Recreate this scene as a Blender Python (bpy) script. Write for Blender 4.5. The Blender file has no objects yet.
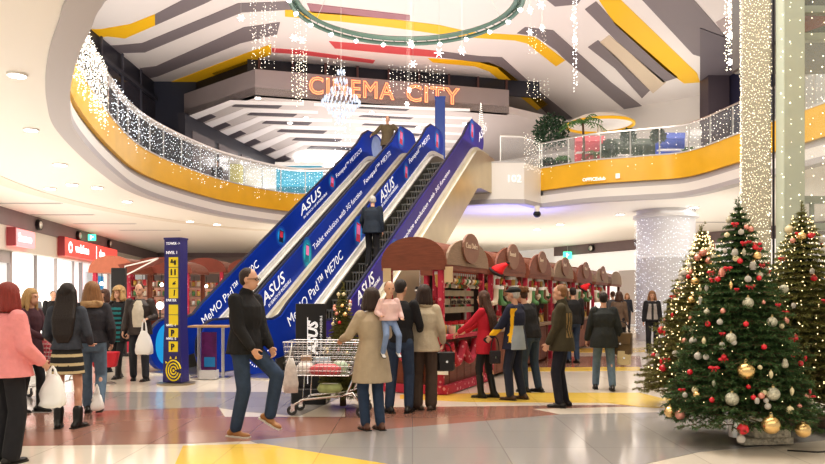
import bpy, math, random
import numpy as np
from math import sin, cos, pi, tan, atan2, sqrt, radians
from mathutils import Vector as V, Matrix as M
from mathutils.geometry import tessellate_polygon

random.seed(7)
rng = np.random.default_rng(7)
COL = bpy.context.scene.collection
F, CX, HZ, CH = 720.0, 412.5, 298.0, 1.5      # focal length in pixels, centre column, horizon row, eye height

def W(px, py, Y):
    return V(((px-CX)/F*Y, Y, CH+(HZ-py)/F*Y))
def G(px, py, z=0.0):
    Y = (CH-z)*F/(py-HZ)
    return V(((px-CX)/F*Y, Y, z))
def onplane(px, py, z):
    Y = (z-CH)*F/(HZ-py)
    return V(((px-CX)/F*Y, Y, z))

# ---------------------------------------------------------------- materials
MATS = {}
def mat(name, col=(0.8,0.8,0.8), rough=0.5, metal=0.0, emit=0.0, ecol=None, noise=0.0, nscale=8.0,
        bump=0.0, bscale=20.0, alpha=1.0, trans=0.0, spec=0.5, stretch=None, coat=0.0):
    if name in MATS: return MATS[name]
    m = bpy.data.materials.new(name); m.use_nodes = True
    nt = m.node_tree; b = nt.nodes['Principled BSDF']
    c = (*col, 1.0)
    b.inputs['Base Color'].default_value = c
    b.inputs['Roughness'].default_value = rough
    b.inputs['Metallic'].default_value = metal
    b.inputs['Specular IOR Level'].default_value = spec
    b.inputs['Coat Weight'].default_value = coat
    if alpha < 1: b.inputs['Alpha'].default_value = alpha
    if trans > 0: b.inputs['Transmission Weight'].default_value = trans
    if emit > 0:
        b.inputs['Emission Color'].default_value = (*(ecol or col), 1)
        b.inputs['Emission Strength'].default_value = emit
    if noise > 0 or bump > 0:
        tc = nt.nodes.new('ShaderNodeTexCoord'); mp = nt.nodes.new('ShaderNodeMapping')
        nt.links.new(tc.outputs['Object'], mp.inputs['Vector'])
        if stretch: mp.inputs['Scale'].default_value = stretch
    if noise > 0:
        n = nt.nodes.new('ShaderNodeTexNoise'); n.inputs['Scale'].default_value = nscale; n.inputs['Detail'].default_value = 4
        r = nt.nodes.new('ShaderNodeMix'); r.data_type = 'RGBA'
        r.inputs['A'].default_value = (*[max(0, x*(1-noise)) for x in col], 1)
        r.inputs['B'].default_value = (*[min(1, x*(1+noise)) for x in col], 1)
        nt.links.new(mp.outputs[0], n.inputs['Vector']); nt.links.new(n.outputs['Fac'], r.inputs['Factor'])
        nt.links.new(r.outputs['Result'], b.inputs['Base Color'])
    if bump > 0:
        n = nt.nodes.new('ShaderNodeTexNoise'); n.inputs['Scale'].default_value = bscale; n.inputs['Detail'].default_value = 5
        bp = nt.nodes.new('ShaderNodeBump'); bp.inputs['Strength'].default_value = bump; bp.inputs['Distance'].default_value = 0.03
        nt.links.new(mp.outputs[0], n.inputs['Vector']); nt.links.new(n.outputs['Fac'], bp.inputs['Height'])
        nt.links.new(bp.outputs[0], b.inputs['Normal'])
    MATS[name] = m
    return m

def tiled(name, col, grout, size=0.6, rough=0.15, var=0.05, rot=0.0, spec=0.5):
    m = bpy.data.materials.new(name); m.use_nodes = True
    nt = m.node_tree; b = nt.nodes['Principled BSDF']; b.inputs['Roughness'].default_value = rough
    b.inputs['Specular IOR Level'].default_value = spec
    g = nt.nodes.new('ShaderNodeNewGeometry'); mp = nt.nodes.new('ShaderNodeMapping'); mp.inputs['Rotation'].default_value = (0,0,rot)
    br = nt.nodes.new('ShaderNodeTexBrick'); br.offset = 0.0; br.inputs['Scale'].default_value = 1.0
    br.inputs['Brick Width'].default_value = size; br.inputs['Row Height'].default_value = size
    br.inputs['Mortar Size'].default_value = 0.006; br.inputs['Mortar Smooth'].default_value = 0.2
    br.inputs['Color1'].default_value = (*[x*(1-var) for x in col],1); br.inputs['Color2'].default_value = (*[min(1,x*(1+var)) for x in col],1)
    br.inputs['Mortar'].default_value = (*grout,1)
    n = nt.nodes.new('ShaderNodeTexNoise'); n.inputs['Scale'].default_value = 1.3; n.inputs['Detail'].default_value = 3
    mr = nt.nodes.new('ShaderNodeMapRange'); mr.inputs['To Min'].default_value = rough*0.7; mr.inputs['To Max'].default_value = rough*1.6
    nt.links.new(g.outputs['Position'], mp.inputs['Vector']); nt.links.new(mp.outputs[0], br.inputs['Vector'])
    nt.links.new(g.outputs['Position'], n.inputs['Vector']); nt.links.new(n.outputs['Fac'], mr.inputs['Value'])
    nt.links.new(mr.outputs[0], b.inputs['Roughness'])
    nt.links.new(br.outputs['Color'], b.inputs['Base Color'])
    MATS[name] = m
    return m

# ---------------------------------------------------------------- mesh builder
class MB:
    def __init__(s): s.v = []; s.f = []; s.m = []; s.cur = 0
    def add(s, vs, fs):
        n = len(s.v); s.v.extend([tuple(x) for x in vs]); s.f.extend([tuple(i+n for i in f) for f in fs]); s.m.extend([s.cur]*len(fs)); return s
    def box(s, c, d, rz=0.0, mx=None):
        x,y,z = [k/2 for k in d]
        vs = [V((a*x,b*y,e*z)) for a in (-1,1) for b in (-1,1) for e in (-1,1)]
        R = mx if mx is not None else M.Rotation(rz,3,'Z')
        vs = [R@p+V(c) for p in vs]
        return s.add(vs, [(0,1,3,2),(4,6,7,5),(0,4,5,1),(2,3,7,6),(0,2,6,4),(1,5,7,3)])
    def bevbox(s, c, d, b=0.02, rz=0.0):
        # box with chamfered vertical edges and top edge
        x,y,z = [k/2 for k in d]; b = min(b, x*.9, y*.9, z*.9)
        def ring(ix, zz): return [(-x+ix+b,-y+ix,zz),(x-ix-b,-y+ix,zz),(x-ix,-y+ix+b,zz),(x-ix,y-ix-b,zz),(x-ix-b,y-ix,zz),(-x+ix+b,y-ix,zz),(-x+ix,y-ix-b,zz),(-x+ix,-y+ix+b,zz)]
        rs = [ring(b*.6,-z), ring(0,-z+b*.6), ring(0,z-b*.6), ring(b*.6,z)]
        R = M.Rotation(rz,3,'Z'); vs = [R@V(p)+V(c) for r in rs for p in r]; fs=[]
        for k in range(3):
            for i in range(8): j=(i+1)%8; fs.append((k*8+i,k*8+j,k*8+8+j,k*8+8+i))
        fs.append(tuple(range(7,-1,-1))); fs.append(tuple(range(24,32)))
        return s.add(vs,fs)
    def rod(s, p0, p1, r0, r1=None, n=8, caps=True):
        p0=V(p0); p1=V(p1); r1 = r0 if r1 is None else r1
        d = p1-p0
        if d.length < 1e-7: return s
        q = d.to_track_quat('Z','Y')
        vs=[]; 
        for p,r in ((p0,r0),(p1,r1)):
            for i in range(n): a=2*pi*i/n; vs.append(p+q@V((r*cos(a),r*sin(a),0)))
        fs=[(i,(i+1)%n,n+(i+1)%n,n+i) for i in range(n)]
        if caps: fs += [tuple(range(n-1,-1,-1)), tuple(range(n,2*n))]
        return s.add(vs,fs)
    def tube(s, pts, r, n=6, closed=False):
        pts=[V(p) for p in pts]; k=len(pts); rr = r if isinstance(r,(list,tuple)) else [r]*k
        vs=[]
        up = None
        for i,p in enumerate(pts):
            a = pts[(i-1)%k] if (closed or i>0) else p
            b = pts[(i+1)%k] if (closed or i<k-1) else p
            t = (b-a).normalized()
            if up is None: up = V((0,0,1)) if abs(t.z)<.9 else V((1,0,0))
            e1 = (up - t*up.dot(t)).normalized(); e2 = t.cross(e1); up = e1
            for j in range(n): an=2*pi*j/n; vs.append(p+e1*(rr[i]*cos(an))+e2*(rr[i]*sin(an)))
        fs=[]
        for i in range(k if closed else k-1):
            i2=(i+1)%k
            for j in range(n): j2=(j+1)%n; fs.append((i*n+j,i*n+j2,i2*n+j2,i2*n+j))
        if not closed: fs += [tuple(range(n-1,-1,-1)), tuple(range((k-1)*n,k*n))]
        return s.add(vs,fs)
    def ball(s, c, r, n=10, m=7, mx=None):
        r = (r,r,r) if isinstance(r,(int,float)) else r
        c=V(c); vs=[]; 
        def P(a,b):
            p=V((r[0]*sin(b)*cos(a), r[1]*sin(b)*sin(a), r[2]*cos(b)))
            return (mx@p if mx is not None else p)+c
        vs.append(P(0,0))
        for i in range(1,m):
            for j in range(n): vs.append(P(2*pi*j/n, pi*i/m))
        vs.append(P(0,pi)); fs=[]
        for j in range(n): fs.append((0,1+j,1+(j+1)%n))
        for i in range(m-2):
            for j in range(n): a=1+i*n+j; b=1+i*n+(j+1)%n; fs.append((a,a+n,b+n,b))
        L=len(vs)-1
        for j in range(n): fs.append((L,1+(m-2)*n+(j+1)%n,1+(m-2)*n+j))
        return s.add(vs,fs)
    def loft(s, rings, caps=True, closed=True):
        n=len(rings[0]); vs=[p for r in rings for p in r]; fs=[]
        for i in range(len(rings)-1):
            for j in range(n if closed else n-1):
                j2=(j+1)%n; fs.append((i*n+j,i*n+j2,(i+1)*n+j2,(i+1)*n+j))
        if caps: fs += [tuple(range(n-1,-1,-1)), tuple(range((len(rings)-1)*n,len(rings)*n))]
        return s.add(vs,fs)
    def lathe(s, c, prof, n=16):
        c=V(c); return s.loft([[c+V((r*cos(2*pi*j/n), r*sin(2*pi*j/n), z)) for j in range(n)] for r,z in prof])
    def prism(s, poly, z0, z1):
        n=len(poly); vs=[(x,y,z0) for x,y in poly]+[(x,y,z1) for x,y in poly]
        tr = tessellate_polygon([[V((x,y,0)) for x,y in poly]])
        fs=[tuple(t) for t in tr]+[tuple(i+n for i in reversed(t)) for t in tr]
        fs += [(i,(i+1)%n,n+(i+1)%n,n+i) for i in range(n)]
        return s.add(vs,fs)
    def prismx(s, poly, x0, x1, mx=None):
        # polygon in (y,z) extruded along x
        n=len(poly); vs=[(x0,y,z) for y,z in poly]+[(x1,y,z) for y,z in poly]
        tr = tessellate_polygon([[V((y,z,0)) for y,z in poly]])
        fs=[tuple(t) for t in tr]+[tuple(i+n for i in reversed(t)) for t in tr]
        fs += [(i,(i+1)%n,n+(i+1)%n,n+i) for i in range(n)]
        if mx is not None: vs=[mx@V(p) for p in vs]
        return s.add(vs,fs)
    def poly(s, pts):
        tr = tessellate_polygon([[V(p) for p in pts]])
        return s.add(pts, [tuple(t) for t in tr])

def mesh_of(name, mb, mats, smooth=False):
    me = bpy.data.meshes.new(name); me.from_pydata([tuple(v) for v in mb.v], [], mb.f)
    if not isinstance(mats,(list,tuple)): mats=[mats]
    for m in mats: me.materials.append(m)
    if len(mats)>1: me.polygons.foreach_set('material_index', mb.m)
    import bmesh
    bm=bmesh.new(); bm.from_mesh(me); bmesh.ops.recalc_face_normals(bm, faces=bm.faces); bm.to_mesh(me); bm.free()
    if smooth:
        me.polygons.foreach_set('use_smooth',[True]*len(me.polygons))
        if smooth != 'all':
            try: me.set_sharp_from_angle(angle=radians(40))
            except Exception: pass
    me.update()
    return me
def link(name, me, parent=None):
    o = bpy.data.objects.new(name, me); COL.objects.link(o)
    if parent is not None: o.parent = parent
    return o
def obj(name, mb, m, parent=None, smooth=False):
    return link(name, mesh_of(name, mb, m, smooth), parent)
def tag(o, label, cat, group=None, kind=None):
    o['label']=label; o['category']=cat
    if group: o['group']=group
    if kind: o['kind']=kind
    return o
def struct(name, mb, m, smooth=False, parent=None):
    o = obj(name, mb, m, parent, smooth)
    if parent is None: o['kind']='structure'
    return o
def thing(name, label, cat, loc=(0,0,0), rz=0.0, group=None):
    o = bpy.data.objects.new(name, None); COL.objects.link(o); o.empty_display_size=.1
    o.location=loc; o.rotation_euler=(0,0,rz)
    return tag(o,label,cat,group)
def copy_tree(o, parent=None):
    c=o.copy(); COL.objects.link(c); c.parent=parent
    for ch in list(KIDS(o)): copy_tree(ch, c)
    return c
def KIDS(o): return list(o.children)

def text_mesh(body, size, m, extrude=0.004, shear=0.0, bold=0.0, spacing=1.0, align='LEFT'):
    cu = bpy.data.curves.new('t','FONT'); cu.body=body; cu.size=size; cu.extrude=extrude; cu.shear=shear; cu.offset=bold
    cu.space_character=spacing; cu.align_x=align; cu.resolution_u=2
    o = bpy.data.objects.new('t',cu); COL.objects.link(o)
    bpy.context.view_layer.update()
    me = bpy.data.meshes.new_from_object(o.evaluated_get(bpy.context.evaluated_depsgraph_get()))
    bpy.data.objects.remove(o); bpy.data.curves.remove(cu)
    me.materials.clear(); me.materials.append(m)
    return me
def text(name, body, size, origin, right, up, m, parent=None, **k):
    me = text_mesh(body,size,m,**k); right=V(right).normalized(); up=V(up).normalized(); n=right.cross(up)
    R = M((right,up,n)).transposed().to_4x4(); R.translation=V(origin)
    me.transform(R)
    return link(name, me, parent)
def catmull(pts, n=8, closed=False):
    out=[]; k=len(pts); P=[V((*p,0)) if len(p)==2 else V(p) for p in pts]
    for i in range(k if closed else k-1):
        p0=P[(i-1)%k] if closed or i>0 else P[i]; p1=P[i]; p2=P[(i+1)%k]; p3=P[(i+2)%k] if closed or i<k-2 else P[i+1]
        for j in range(n):
            t=j/n; out.append(.5*((2*p1)+(p2-p0)*t+(2*p0-5*p1+4*p2-p3)*t*t+(3*p1-p0-3*p2+p3)*t**3))
    if not closed: out.append(P[-1])
    return out

# shared materials
WHITE = mat('white_paint',(.86,.84,.81),.45); CREAM = mat('cream_ceiling',(.88,.85,.80),.5)
GREY = mat('grey_paint',(.42,.40,.41),.5); LGREY = mat('light_grey',(.62,.61,.62),.4)
DARK = mat('dark_frame',(.035,.035,.05),.4); BLACK = mat('black_plastic',(.015,.015,.017),.45)
YEL = mat('yellow_panel',(.86,.50,.035),.35,noise=.14,nscale=1.5); STEEL = mat('brushed_steel',(.70,.69,.66),.28,metal=1.0,noise=.12,nscale=3)
CHROME = mat('chrome',(.8,.8,.8),.12,metal=1.0); BLUE = mat('blue_vinyl',(.008,.045,.36),.38,noise=.35,nscale=.9,spec=.3)
SILV = mat('bright_aluminium',(.90,.88,.82),.30,metal=.12,noise=.12,nscale=2)
BULB = mat('warm_bulb',(1,.92,.75),.5,emit=5,ecol=(1,.90,.68)); BULBW = mat('white_bulb',(1,1,1),.5,emit=7,ecol=(1,.97,.92))
GLASS = mat('clear_glass',(.85,.92,.92),.03,alpha=.06,spec=.3)
WOOD = mat('brown_wood',(.21,.065,.035),.55,noise=.4,nscale=5,stretch=(1,1,8)); WOODL = mat('weathered_wood',(.30,.21,.15),.7,noise=.4,nscale=9,stretch=(1,1,10))
RED = mat('red_cloth',(.50,.022,.035),.7,noise=.3,nscale=30); TEXTW = mat('white_lettering',(.9,.9,.92),.4,emit=.35)
# ================================================================ camera, light
sc = bpy.context.scene
cam = bpy.data.cameras.new('camera'); co = bpy.data.objects.new('camera', cam); COL.objects.link(co)
co.location=(0,0,CH); co.rotation_euler=(pi/2,0,0)
cam.sensor_width=36; cam.lens=F/825*36; cam.shift_y=(HZ-232)/825; cam.clip_end=300; cam.clip_start=.05
sc.camera=co
sc.view_settings.view_transform='Standard'; sc.view_settings.look='Medium High Contrast'; sc.view_settings.exposure=-0.08
w = bpy.data.worlds.new('world'); sc.world=w; w.use_nodes=True
w.node_tree.nodes['Background'].inputs[0].default_value=(1,.95,.88,1); w.node_tree.nodes['Background'].inputs[1].default_value=.62
def area(name, loc, sx, sy, power, col=(1,.93,.83), up=False, rot=None):
    l=bpy.data.lights.new(name,'AREA'); l.shape='RECTANGLE'; l.size=sx; l.size_y=sy; l.energy=power; l.color=col
    o=bpy.data.objects.new(name,l); COL.objects.link(o); o.location=loc; o.rotation_euler= rot if rot else ((pi,0,0) if up else (0,0,0)); return o
area('roof_fill',(1,11,10.8),13,12,1350)  # added unseen fill light over the void, above the frame
area('hall_fill',(1,22,6.2),15,13,640,col=(1,.88,.85),up=True)  # added upward fill to brighten the roof ceiling
area('lobby_fill',(-2,34,6.4),10,8,420,col=(1,.93,.90),up=True)  # added upward fill for the lobby ceiling
area('gallery_fill_right',(11,29,6.3),5,8,260,up=True)  # added upward fill over the right gallery
area('gallery_fill_left',(-10,20,6.3),2,14,260,up=True)  # added upward fill over the left gallery
area('market_fill',(1.5,34,4.5),12,12,430); area('shop_side_fill',(-11,27,4.5),4,22,420)  # two added fill panels under the ceiling, over stalls and shops
area('front_fill',(-1,1.5,4.5),16,5,300); area('right_side_fill',(10.5,27,4.5),4,12,150)  # added ceiling-height fills, one near the camera, one at right
area('ceiling_fill_left',(-9,16,.9),5,22,330,up=True); area('ceiling_fill_far',(1,36,2.9),16,10,320,up=True)  # added low upward fills that brighten the ceiling underside
area('ceiling_fill_right',(9.5,26,2.9),5,10,120,up=True)  # added upward fill for the right part of the ceiling
pl=bpy.data.lights.new('atrium_fill','POINT'); pl.energy=650; pl.shadow_soft_size=1.2; pl.color=(1,.94,.88); po=bpy.data.objects.new('atrium_fill',pl); COL.objects.link(po); po.location=(0,12.5,8.3)  # added point fill kept above the frame to brighten the atrium
area('blue_wash_lamp',(3.4,25.2,3.2),2.5,2.0,75,col=(.25,.28,1),up=True)

# ================================================================ ground floor
CREAMT = tiled('cream_tiles',(.74,.67,.57),(.55,.49,.42),.9,rough=.10)
GREYT = tiled('grey_tiles',(.36,.34,.325),(.28,.26,.25),.9,rough=.10)
BROWNT = tiled('red_brown_tiles',(.34,.185,.145),(.25,.14,.11),.9,rough=.12)
YELT = tiled('yellow_tiles',(.85,.60,.12),(.65,.46,.10),.9,rough=.12)
floor_poly=[(-13,-2),(16,-2),(20,28),(5.7,49.6),(-18,49.6),(-14,24)]
struct('floor', MB().prism(floor_poly,-.2,0), CREAMT)
n_trim=[0]
def trim(mb,m,smooth=False):
    n_trim[0]+=1; return struct('trim_%d'%n_trim[0], mb, m, smooth)
def inlay(pxs, m, z):
    return trim(MB().prism([tuple(G(x,y)[:2]) for x,y in pxs], .0005*1, z), m)
inlay([(-40,409),(20,398),(60,392),(300,392),(340,398),(300,416),(245,412),(218,408),(-60,420)],GREYT,.002)
inlay([(-120,448),(-60,420),(20,414),(218,407),(225,417),(345,417),(345,408),(700,404),(775,403),(532,409),(562,415),(250,441),(180,444)],BROWNT,.003)
inlay([(250,441),(562,414.5),(640,413),(900,404),(940,430),(820,441),(700,452),(600,474),(430,474),(380,464),(262,445)],GREYT,.004)
inlay([(183,446),(262,444),(385,464),(425,472),(430,480),(160,500)],YELT,.005)
inlay([(505,393),(640,393),(668,400),(620,403),(470,402),(400,399),(400,395)],YELT,.006)
inlay([(480,368),(640,367),(640,370.5),(480,372)],YELT,.006)
inlay([(520,357),(640,356),(642,367),(500,368)],BROWNT,.002)
inlay([(530,349),(645,348),(645,352),(525,353)],YELT,.006)
inlay([(600,402),(665,398),(740,402),(690,409),(640,407)],YELT,.007)

# ================================================================ void outline
def gp(px,py): p=onplane(px,py,4.6); return (p.x,p.y)
right_pts=[(4.35,24.4)]+[gp(590,201),gp(640,198),gp(688,194.5),gp(742,181),gp(790,169),gp(825,160)]+[(9.9,12.5),(8.8,9.0),(6.0,6.7),(2.6,5.9),(-.5,6.1)]
left_pts=[gp(x,y) for x,y in ((99,2),(88,25),(76,52),(69,80),(68,103),(72,125),(89,148),(110,169),(135,188),(165,200),(210,212),(245,218.5),(290,224))]+[(-3.6,30.2),(-2.2,29.6)]
main = [(p.x,p.y) for p in catmull(right_pts+[(-2.4,6.5)]+left_pts, 5)]
landing=[(-1.45,27.5),(-1.30,25.0),(2.85,23.25),(3.62,23.35),(4.35,24.4)]
hole = main+landing[:-1]
def ringmesh(outer, inner, z):
    polys=[[V((x,y,0)) for x,y in outer],[V((x,y,0)) for x,y in inner]]
    tr=tessellate_polygon(polys); mb=MB(); mb.add([(x,y,z) for x,y in outer+inner],[tuple(t) for t in tr]); return mb
ceil_outer=[(-12,-2),(16,-2),(20,28),(5.7,49.6),(-18,49.6),(-13.9,24.3)]
c=struct('ceiling', ringmesh(ceil_outer,hole,4.6), CREAM)
c=struct('floor_upper', ringmesh([(-12,-2),(16,-2),(20,28),(14,44),(-14,44),(-13.9,24.3)],hole,5.7), mat('upper_tiles',(.6,.56,.5),.3))
def normals(pts):
    out=[]
    for i,p in enumerate(pts):
        a=pts[max(i-1,0)]; b=pts[min(i+1,len(pts)-1)]; d=V((b[0]-a[0],b[1]-a[1])).normalized(); out.append(V((-d.y,d.x)))
    return out
ctr=V((.5,18))
def off(pts,o):
    res=[]
    for p,n in zip(pts,normals(pts)):
        if n.dot(V(p)-ctr)<0: n=-n
        res.append((p[0]+n.x*o,p[1]+n.y*o))
    return res
def band(pts,z0,z1,o0,o1):
    A=off(pts,o0); B=off(pts,o1)
    return MB().loft([[(a[0],a[1],z0),(a[0],a[1],z1),(b[0],b[1],z1),(b[0],b[1],z0)] for a,b in zip(A,B)])
GREYL=mat('reveal_grey',(.50,.48,.50),.5)
for pts,tg in ((main,0),(landing,1)):
    trim(band(pts,4.56,4.70,-.03,.3),GREYL,True)
    trim(band(pts,4.70,4.96,.0,.3),WHITE,True)
    if tg==0:
        trim(band(pts,4.96,5.14,.10,.3),GREYL,True); trim(band(pts,5.14,5.88,.0,.12),YEL,True)
    else: trim(band(pts,4.96,5.9,.0,.3),WHITE,True)
    trim(band(pts,5.88,5.92,-.02,.2),LGREY,True)
# gallery railing: one object per stretch
def railing(pts,label,z0=5.92,h=.82,postgap=.85,grp='gallery railings'):
    t=thing('railing',label,'railing',(pts[0][0],pts[0][1],5.7),0,None)
    o=V((-pts[0][0],-pts[0][1],-5.7))
    def sh(mb): mb.v=[tuple(V(p)+o) for p in mb.v]; return mb
    obj('glass_panel',sh(band(pts,z0,z0+h-.06,.04,.055)),GLASS,t)
    H=off(pts,.05); obj('handrail',sh(MB().tube([(x,y,z0+h) for x,y in H],.03,6)),STEEL,t,True)
    acc=0; last=None; k=0
    for i,(x,y) in enumerate(H):
        if last is not None: acc+=sqrt((x-last[0])**2+(y-last[1])**2)
        if last is None or acc>postgap:
            acc=0; k+=1; obj('post',sh(MB().box((x,y,z0+h/2),(.035,.035,h))),STEEL,t)
        last=(x,y)
    return t
nm=len(main); iR=[i for i,p in enumerate(main) if p[1]<12.4][0]; iL=[i for i,p in enumerate(main) if i>iR and p[0]<-2.2][0]
iM=[i for i,p in enumerate(main) if i>iL and p[1]>17][0]; iR2=[i for i,p in enumerate(main) if p[1]<21.6][0]
railing(main[:iR2+1],'glass gallery railing above the yellow band right of the landing')
railing(main[iR2:iR+1],'glass gallery railing rising past the light-wrapped column at right')
railing(main[iL:iM+1],'near stretch of left gallery railing behind dense white light curtains',h=.98)
railing(main[iM:],'far stretch of left gallery railing leading to the escalators',h=.98)
railing(landing[-3:],'railing beside the escalator landing over the white wall')
# parapet light curtains
def curtain(name,label,strands,step,r,m,group=None,cat='light curtain',jit=.02):
    mb=MB(); o=V(strands[0][0]) if strands else V((0,0,0))
    for (p,l) in strands:
        p=V(p)-o; k=int(l/step)
        for i in range(k):
            q=p+V((random.uniform(-jit,jit),random.uniform(-jit,jit),-i*step-random.uniform(0,step)))
            rr=r*random.uniform(.6,1.3)
            mb.add([q+V((rr,0,0)),q+V((-rr,0,0)),q+V((0,rr,0)),q+V((0,-rr,0)),q+V((0,0,rr)),q+V((0,0,-rr))],
                   [(0,2,4),(2,1,4),(1,3,4),(3,0,4),(2,0,5),(1,2,5),(3,1,5),(0,3,5)])
    ob=obj(name,mb,m); ob.location=o; return tag(ob,label,cat,group,'stuff')
BULBC=mat('cool_bulb',(.9,.95,1),.5,emit=3,ecol=(.85,.92,1)); BULBM=mat('soft_bulb',(1,.95,.85),.5,emit=2.4,ecol=(1,.93,.80))
def along(pts,gap):
    out=[]; acc=0
    for a,b in zip(pts[:-1],pts[1:]):
        L=sqrt((a[0]-b[0])**2+(a[1]-b[1])**2); k=acc
        while k<L: t=k/L; out.append((a[0]+(b[0]-a[0])*t,a[1]+(b[1]-a[1])*t)); k+=gap
        acc=k-L
    return out
seg=off(main,-.05)
curtain('light_curtain','dense curtain of white lights on the near left gallery railing',[((x,y,6.88),.95+.7*random.random()) for x,y in along(seg[iL:iM],.05)],.10,.0125,BULBM)
curtain('light_curtain','blue-white light curtain on the far left gallery railing',[((x,y,6.88),.9+.6*random.random()**2) for x,y in along(seg[iM:],.12)],.14,.012,BULBC)
curtain('light_curtain','sparse warm light curtain on the right gallery railing',[((x,y,6.72),.8+.5*random.random()) for x,y in along(seg[:iR2],.24)],.16,.011,BULBM)
curtain('light_curtain','light curtain on the railing beside the escalator landing',[((x,y,6.85),1.3) for x,y in along([(3.6,23.2),(4.4,24.3)],.10)],.12,.011,BULBM)
curtain('light_curtain','light curtain over the yellow band at far right',[((x,y,6.72),.9) for x,y in along(seg[iR2:iR],.16)],.12,.012,BULBM)
# balls of snow-white tinsel at bottom of left yellow panels are lights too
for sg in (seg[iL:],): trim(MB().tube([(x,y,6.94) for x,y in off(main,.16)[iL:]],.085,8),WHITE,True)
trim(band(main[iL:],4.585,4.60,2.9,3.5),mat('ceiling_step',(.78,.72,.64),.5),True)
# ================================================================ perimeter walls, ground floor
SHOPG=mat('bright_shop',(1,.98,.95),.5,emit=1.1,ecol=(1,.97,.93)); BAND=mat('mauve_band',(.22,.17,.18),.55,noise=.1,nscale=2); SIGNB=mat('beige_fascia',(.66,.61,.55),.5)
def lerp(a,b,t): return a+(b-a)*t
A0=V((-11.2,5.3)); A1=V((-17.4,49.0))
A0=V((-13.9,24.3))+(V((-13.9,24.3))-V((-15.9,38.2))).normalized()*20; A1=V((-15.9,38.2))+(V((-15.9,38.2))-V((-13.9,24.3))).normalized()*12
dW=(A1-A0).normalized(); nW=V((dW.y,-dW.x))        # nW points into the hall (+x)
if nW.x<0: nW=-nW
def wallbox(a,b,z0,z1,th,back=0.0,n=nW):
    a=V(a);b=V(b); return MB().prism([tuple(a-n*back),tuple(b-n*back),tuple(b-n*(back+th)),tuple(a-n*(back+th))],z0,z1)
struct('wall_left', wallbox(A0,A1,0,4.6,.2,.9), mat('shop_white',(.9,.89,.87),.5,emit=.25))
trim(wallbox(A0,A1,4.02,4.6,.3,0),BAND); trim(wallbox(A0,A1,3.18,4.02,.3,.05),SIGNB)
def wpx(px,inset=0.0):
    k=(px-CX)/F; a=A0+nW*inset; t=(k*a.y-a.x)/(dW.x-k*dW.y); return a+dW*t
def shopwin(n,x0,x1,mm):
    a=wpx(x0); b=wpx(x1); fr=MB()
    fr2=wallbox(a,b,.1,3.16,.04,.45)
    o=struct('window_%d'%n, fr2, mm)
    L=(b-a).length; f=MB()
    k=max(2,int(L/1.9)+1)
    for i in range(k):
        p=a+(b-a)*(i/(k-1)); f.prism([tuple(p-dW*.05-nW*.35),tuple(p+dW*.05-nW*.35),tuple(p+dW*.05-nW*.5),tuple(p-dW*.05-nW*.5)],0,3.18)
    obj('frame',f,mat('shop_frame',(.45,.42,.42),.4),o)
shopwin(1,-160,4,SHOPG); shopwin(2,22,46,SHOPG); shopwin(3,46,82,SHOPG); shopwin(4,90,116,mat('pink_shop',(1,.8,.78),.5,emit=.7))
a=wpx(5);b=wpx(20); d=struct('door_1',wallbox(a,b,0,2.75,.06,.4),mat('door_glass',(.85,.86,.88),.2,emit=.35)); obj('frame',MB().prism([tuple(a-nW*.3),tuple(b-nW*.3),tuple(b-nW*.46),tuple(a-nW*.46)],2.75,3.18),GREY,d)
for k,px in enumerate((4.0,20.0)):
    p=wpx(px); obj('jamb',MB().prism([tuple(p-dW*.12-nW*.3),tuple(p+dW*.12-nW*.3),tuple(p+dW*.12-nW*.5),tuple(p-dW*.12-nW*.5)],0,3.18),GREY,d)
# cctv-like ducts on the mauve band: round spotlights
for i,(px,ds) in enumerate(((37,'nearest round black speaker on the mauve band above the shops'),(77,'round black speaker on the mauve band above the red shop sign'),(108,'farthest round black speaker on the left mauve band'))):
    p=wpx(px); t=thing('ceiling_speaker',ds,'speaker',(p.x+nW.x*.02,p.y+nW.y*.02,4.3),atan2(nW.y,nW.x),'round speakers')
    obj('housing',MB().rod((0,0,0),(.12,0,0),.21,.21,16),BLACK,t,True); obj('cone',MB().ball((.12,0,0),(.05,.15,.15),12,6),STEEL,t,True)
PINKSIGN=mat('lit_pink_sign',(1,.25,.28),.4,emit=1.0,ecol=(1,.30,.32)); REDSIGN=mat('red_sign',(.85,.06,.05),.4,emit=.75,ecol=(1,.13,.10)); TEXTB=mat('bright_lettering',(1,1,1),.4,emit=2.2)
def shopsign(x0,x1,z0,z1,m,label,texts,th=.18):
    a=wpx(x0);b=wpx(x1); t=thing('shop_sign',label,'sign',(a.x,a.y,z0),atan2(dW.y,dW.x))
    L=(b-a).length; H=z1-z0
    obj('sign_box',MB().bevbox((L/2,-th/2,H/2),(L,th,H),.03),m,t)
    obj('back_box',MB().box((-.04,-th/2,H/2),(.08,th+.04,H+.04)),mat('sign_side',(.3,.05,.06),.4),t)
    for (u,v,s,body,bo) in texts:
        text('lettering',body,s,(u*L,-th-.004,v*H),(1,0,0),(0,0,1),TEXTB,t,bold=bo)
    return t,L,H,th
# sign faces hall: local +x along dW, hall side is local -y
shopsign(8,28,3.33,3.93,PINKSIGN,'glowing pink box sign with white script at far left shop',[(.13,.28,.42,'Sensoo',.004)],.25)
t,L,H,th=shopsign(59,113,3.28,4.05,REDSIGN,'long red shop sign with white vodafone lettering and round mark',[(.17,.3,.52,'vodafone',.012),(.60,.3,.5,'shop',.012)],.22)
obj('round_mark',MB().rod((L*.09,-th-.01,H*.5),(L*.09,-th+.0,H*.5),.24,.24,20),TEXTB,t); obj('round_mark',MB().rod((L*.09,-th-.02,H*.48),(L*.09,-th-.01,H*.48),.13,.13,16),REDSIGN,t)
obj('divider',MB().box((L*.545,-th-.005,H*.5),(.05,.01,H*.8)),TEXTB,t)
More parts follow.
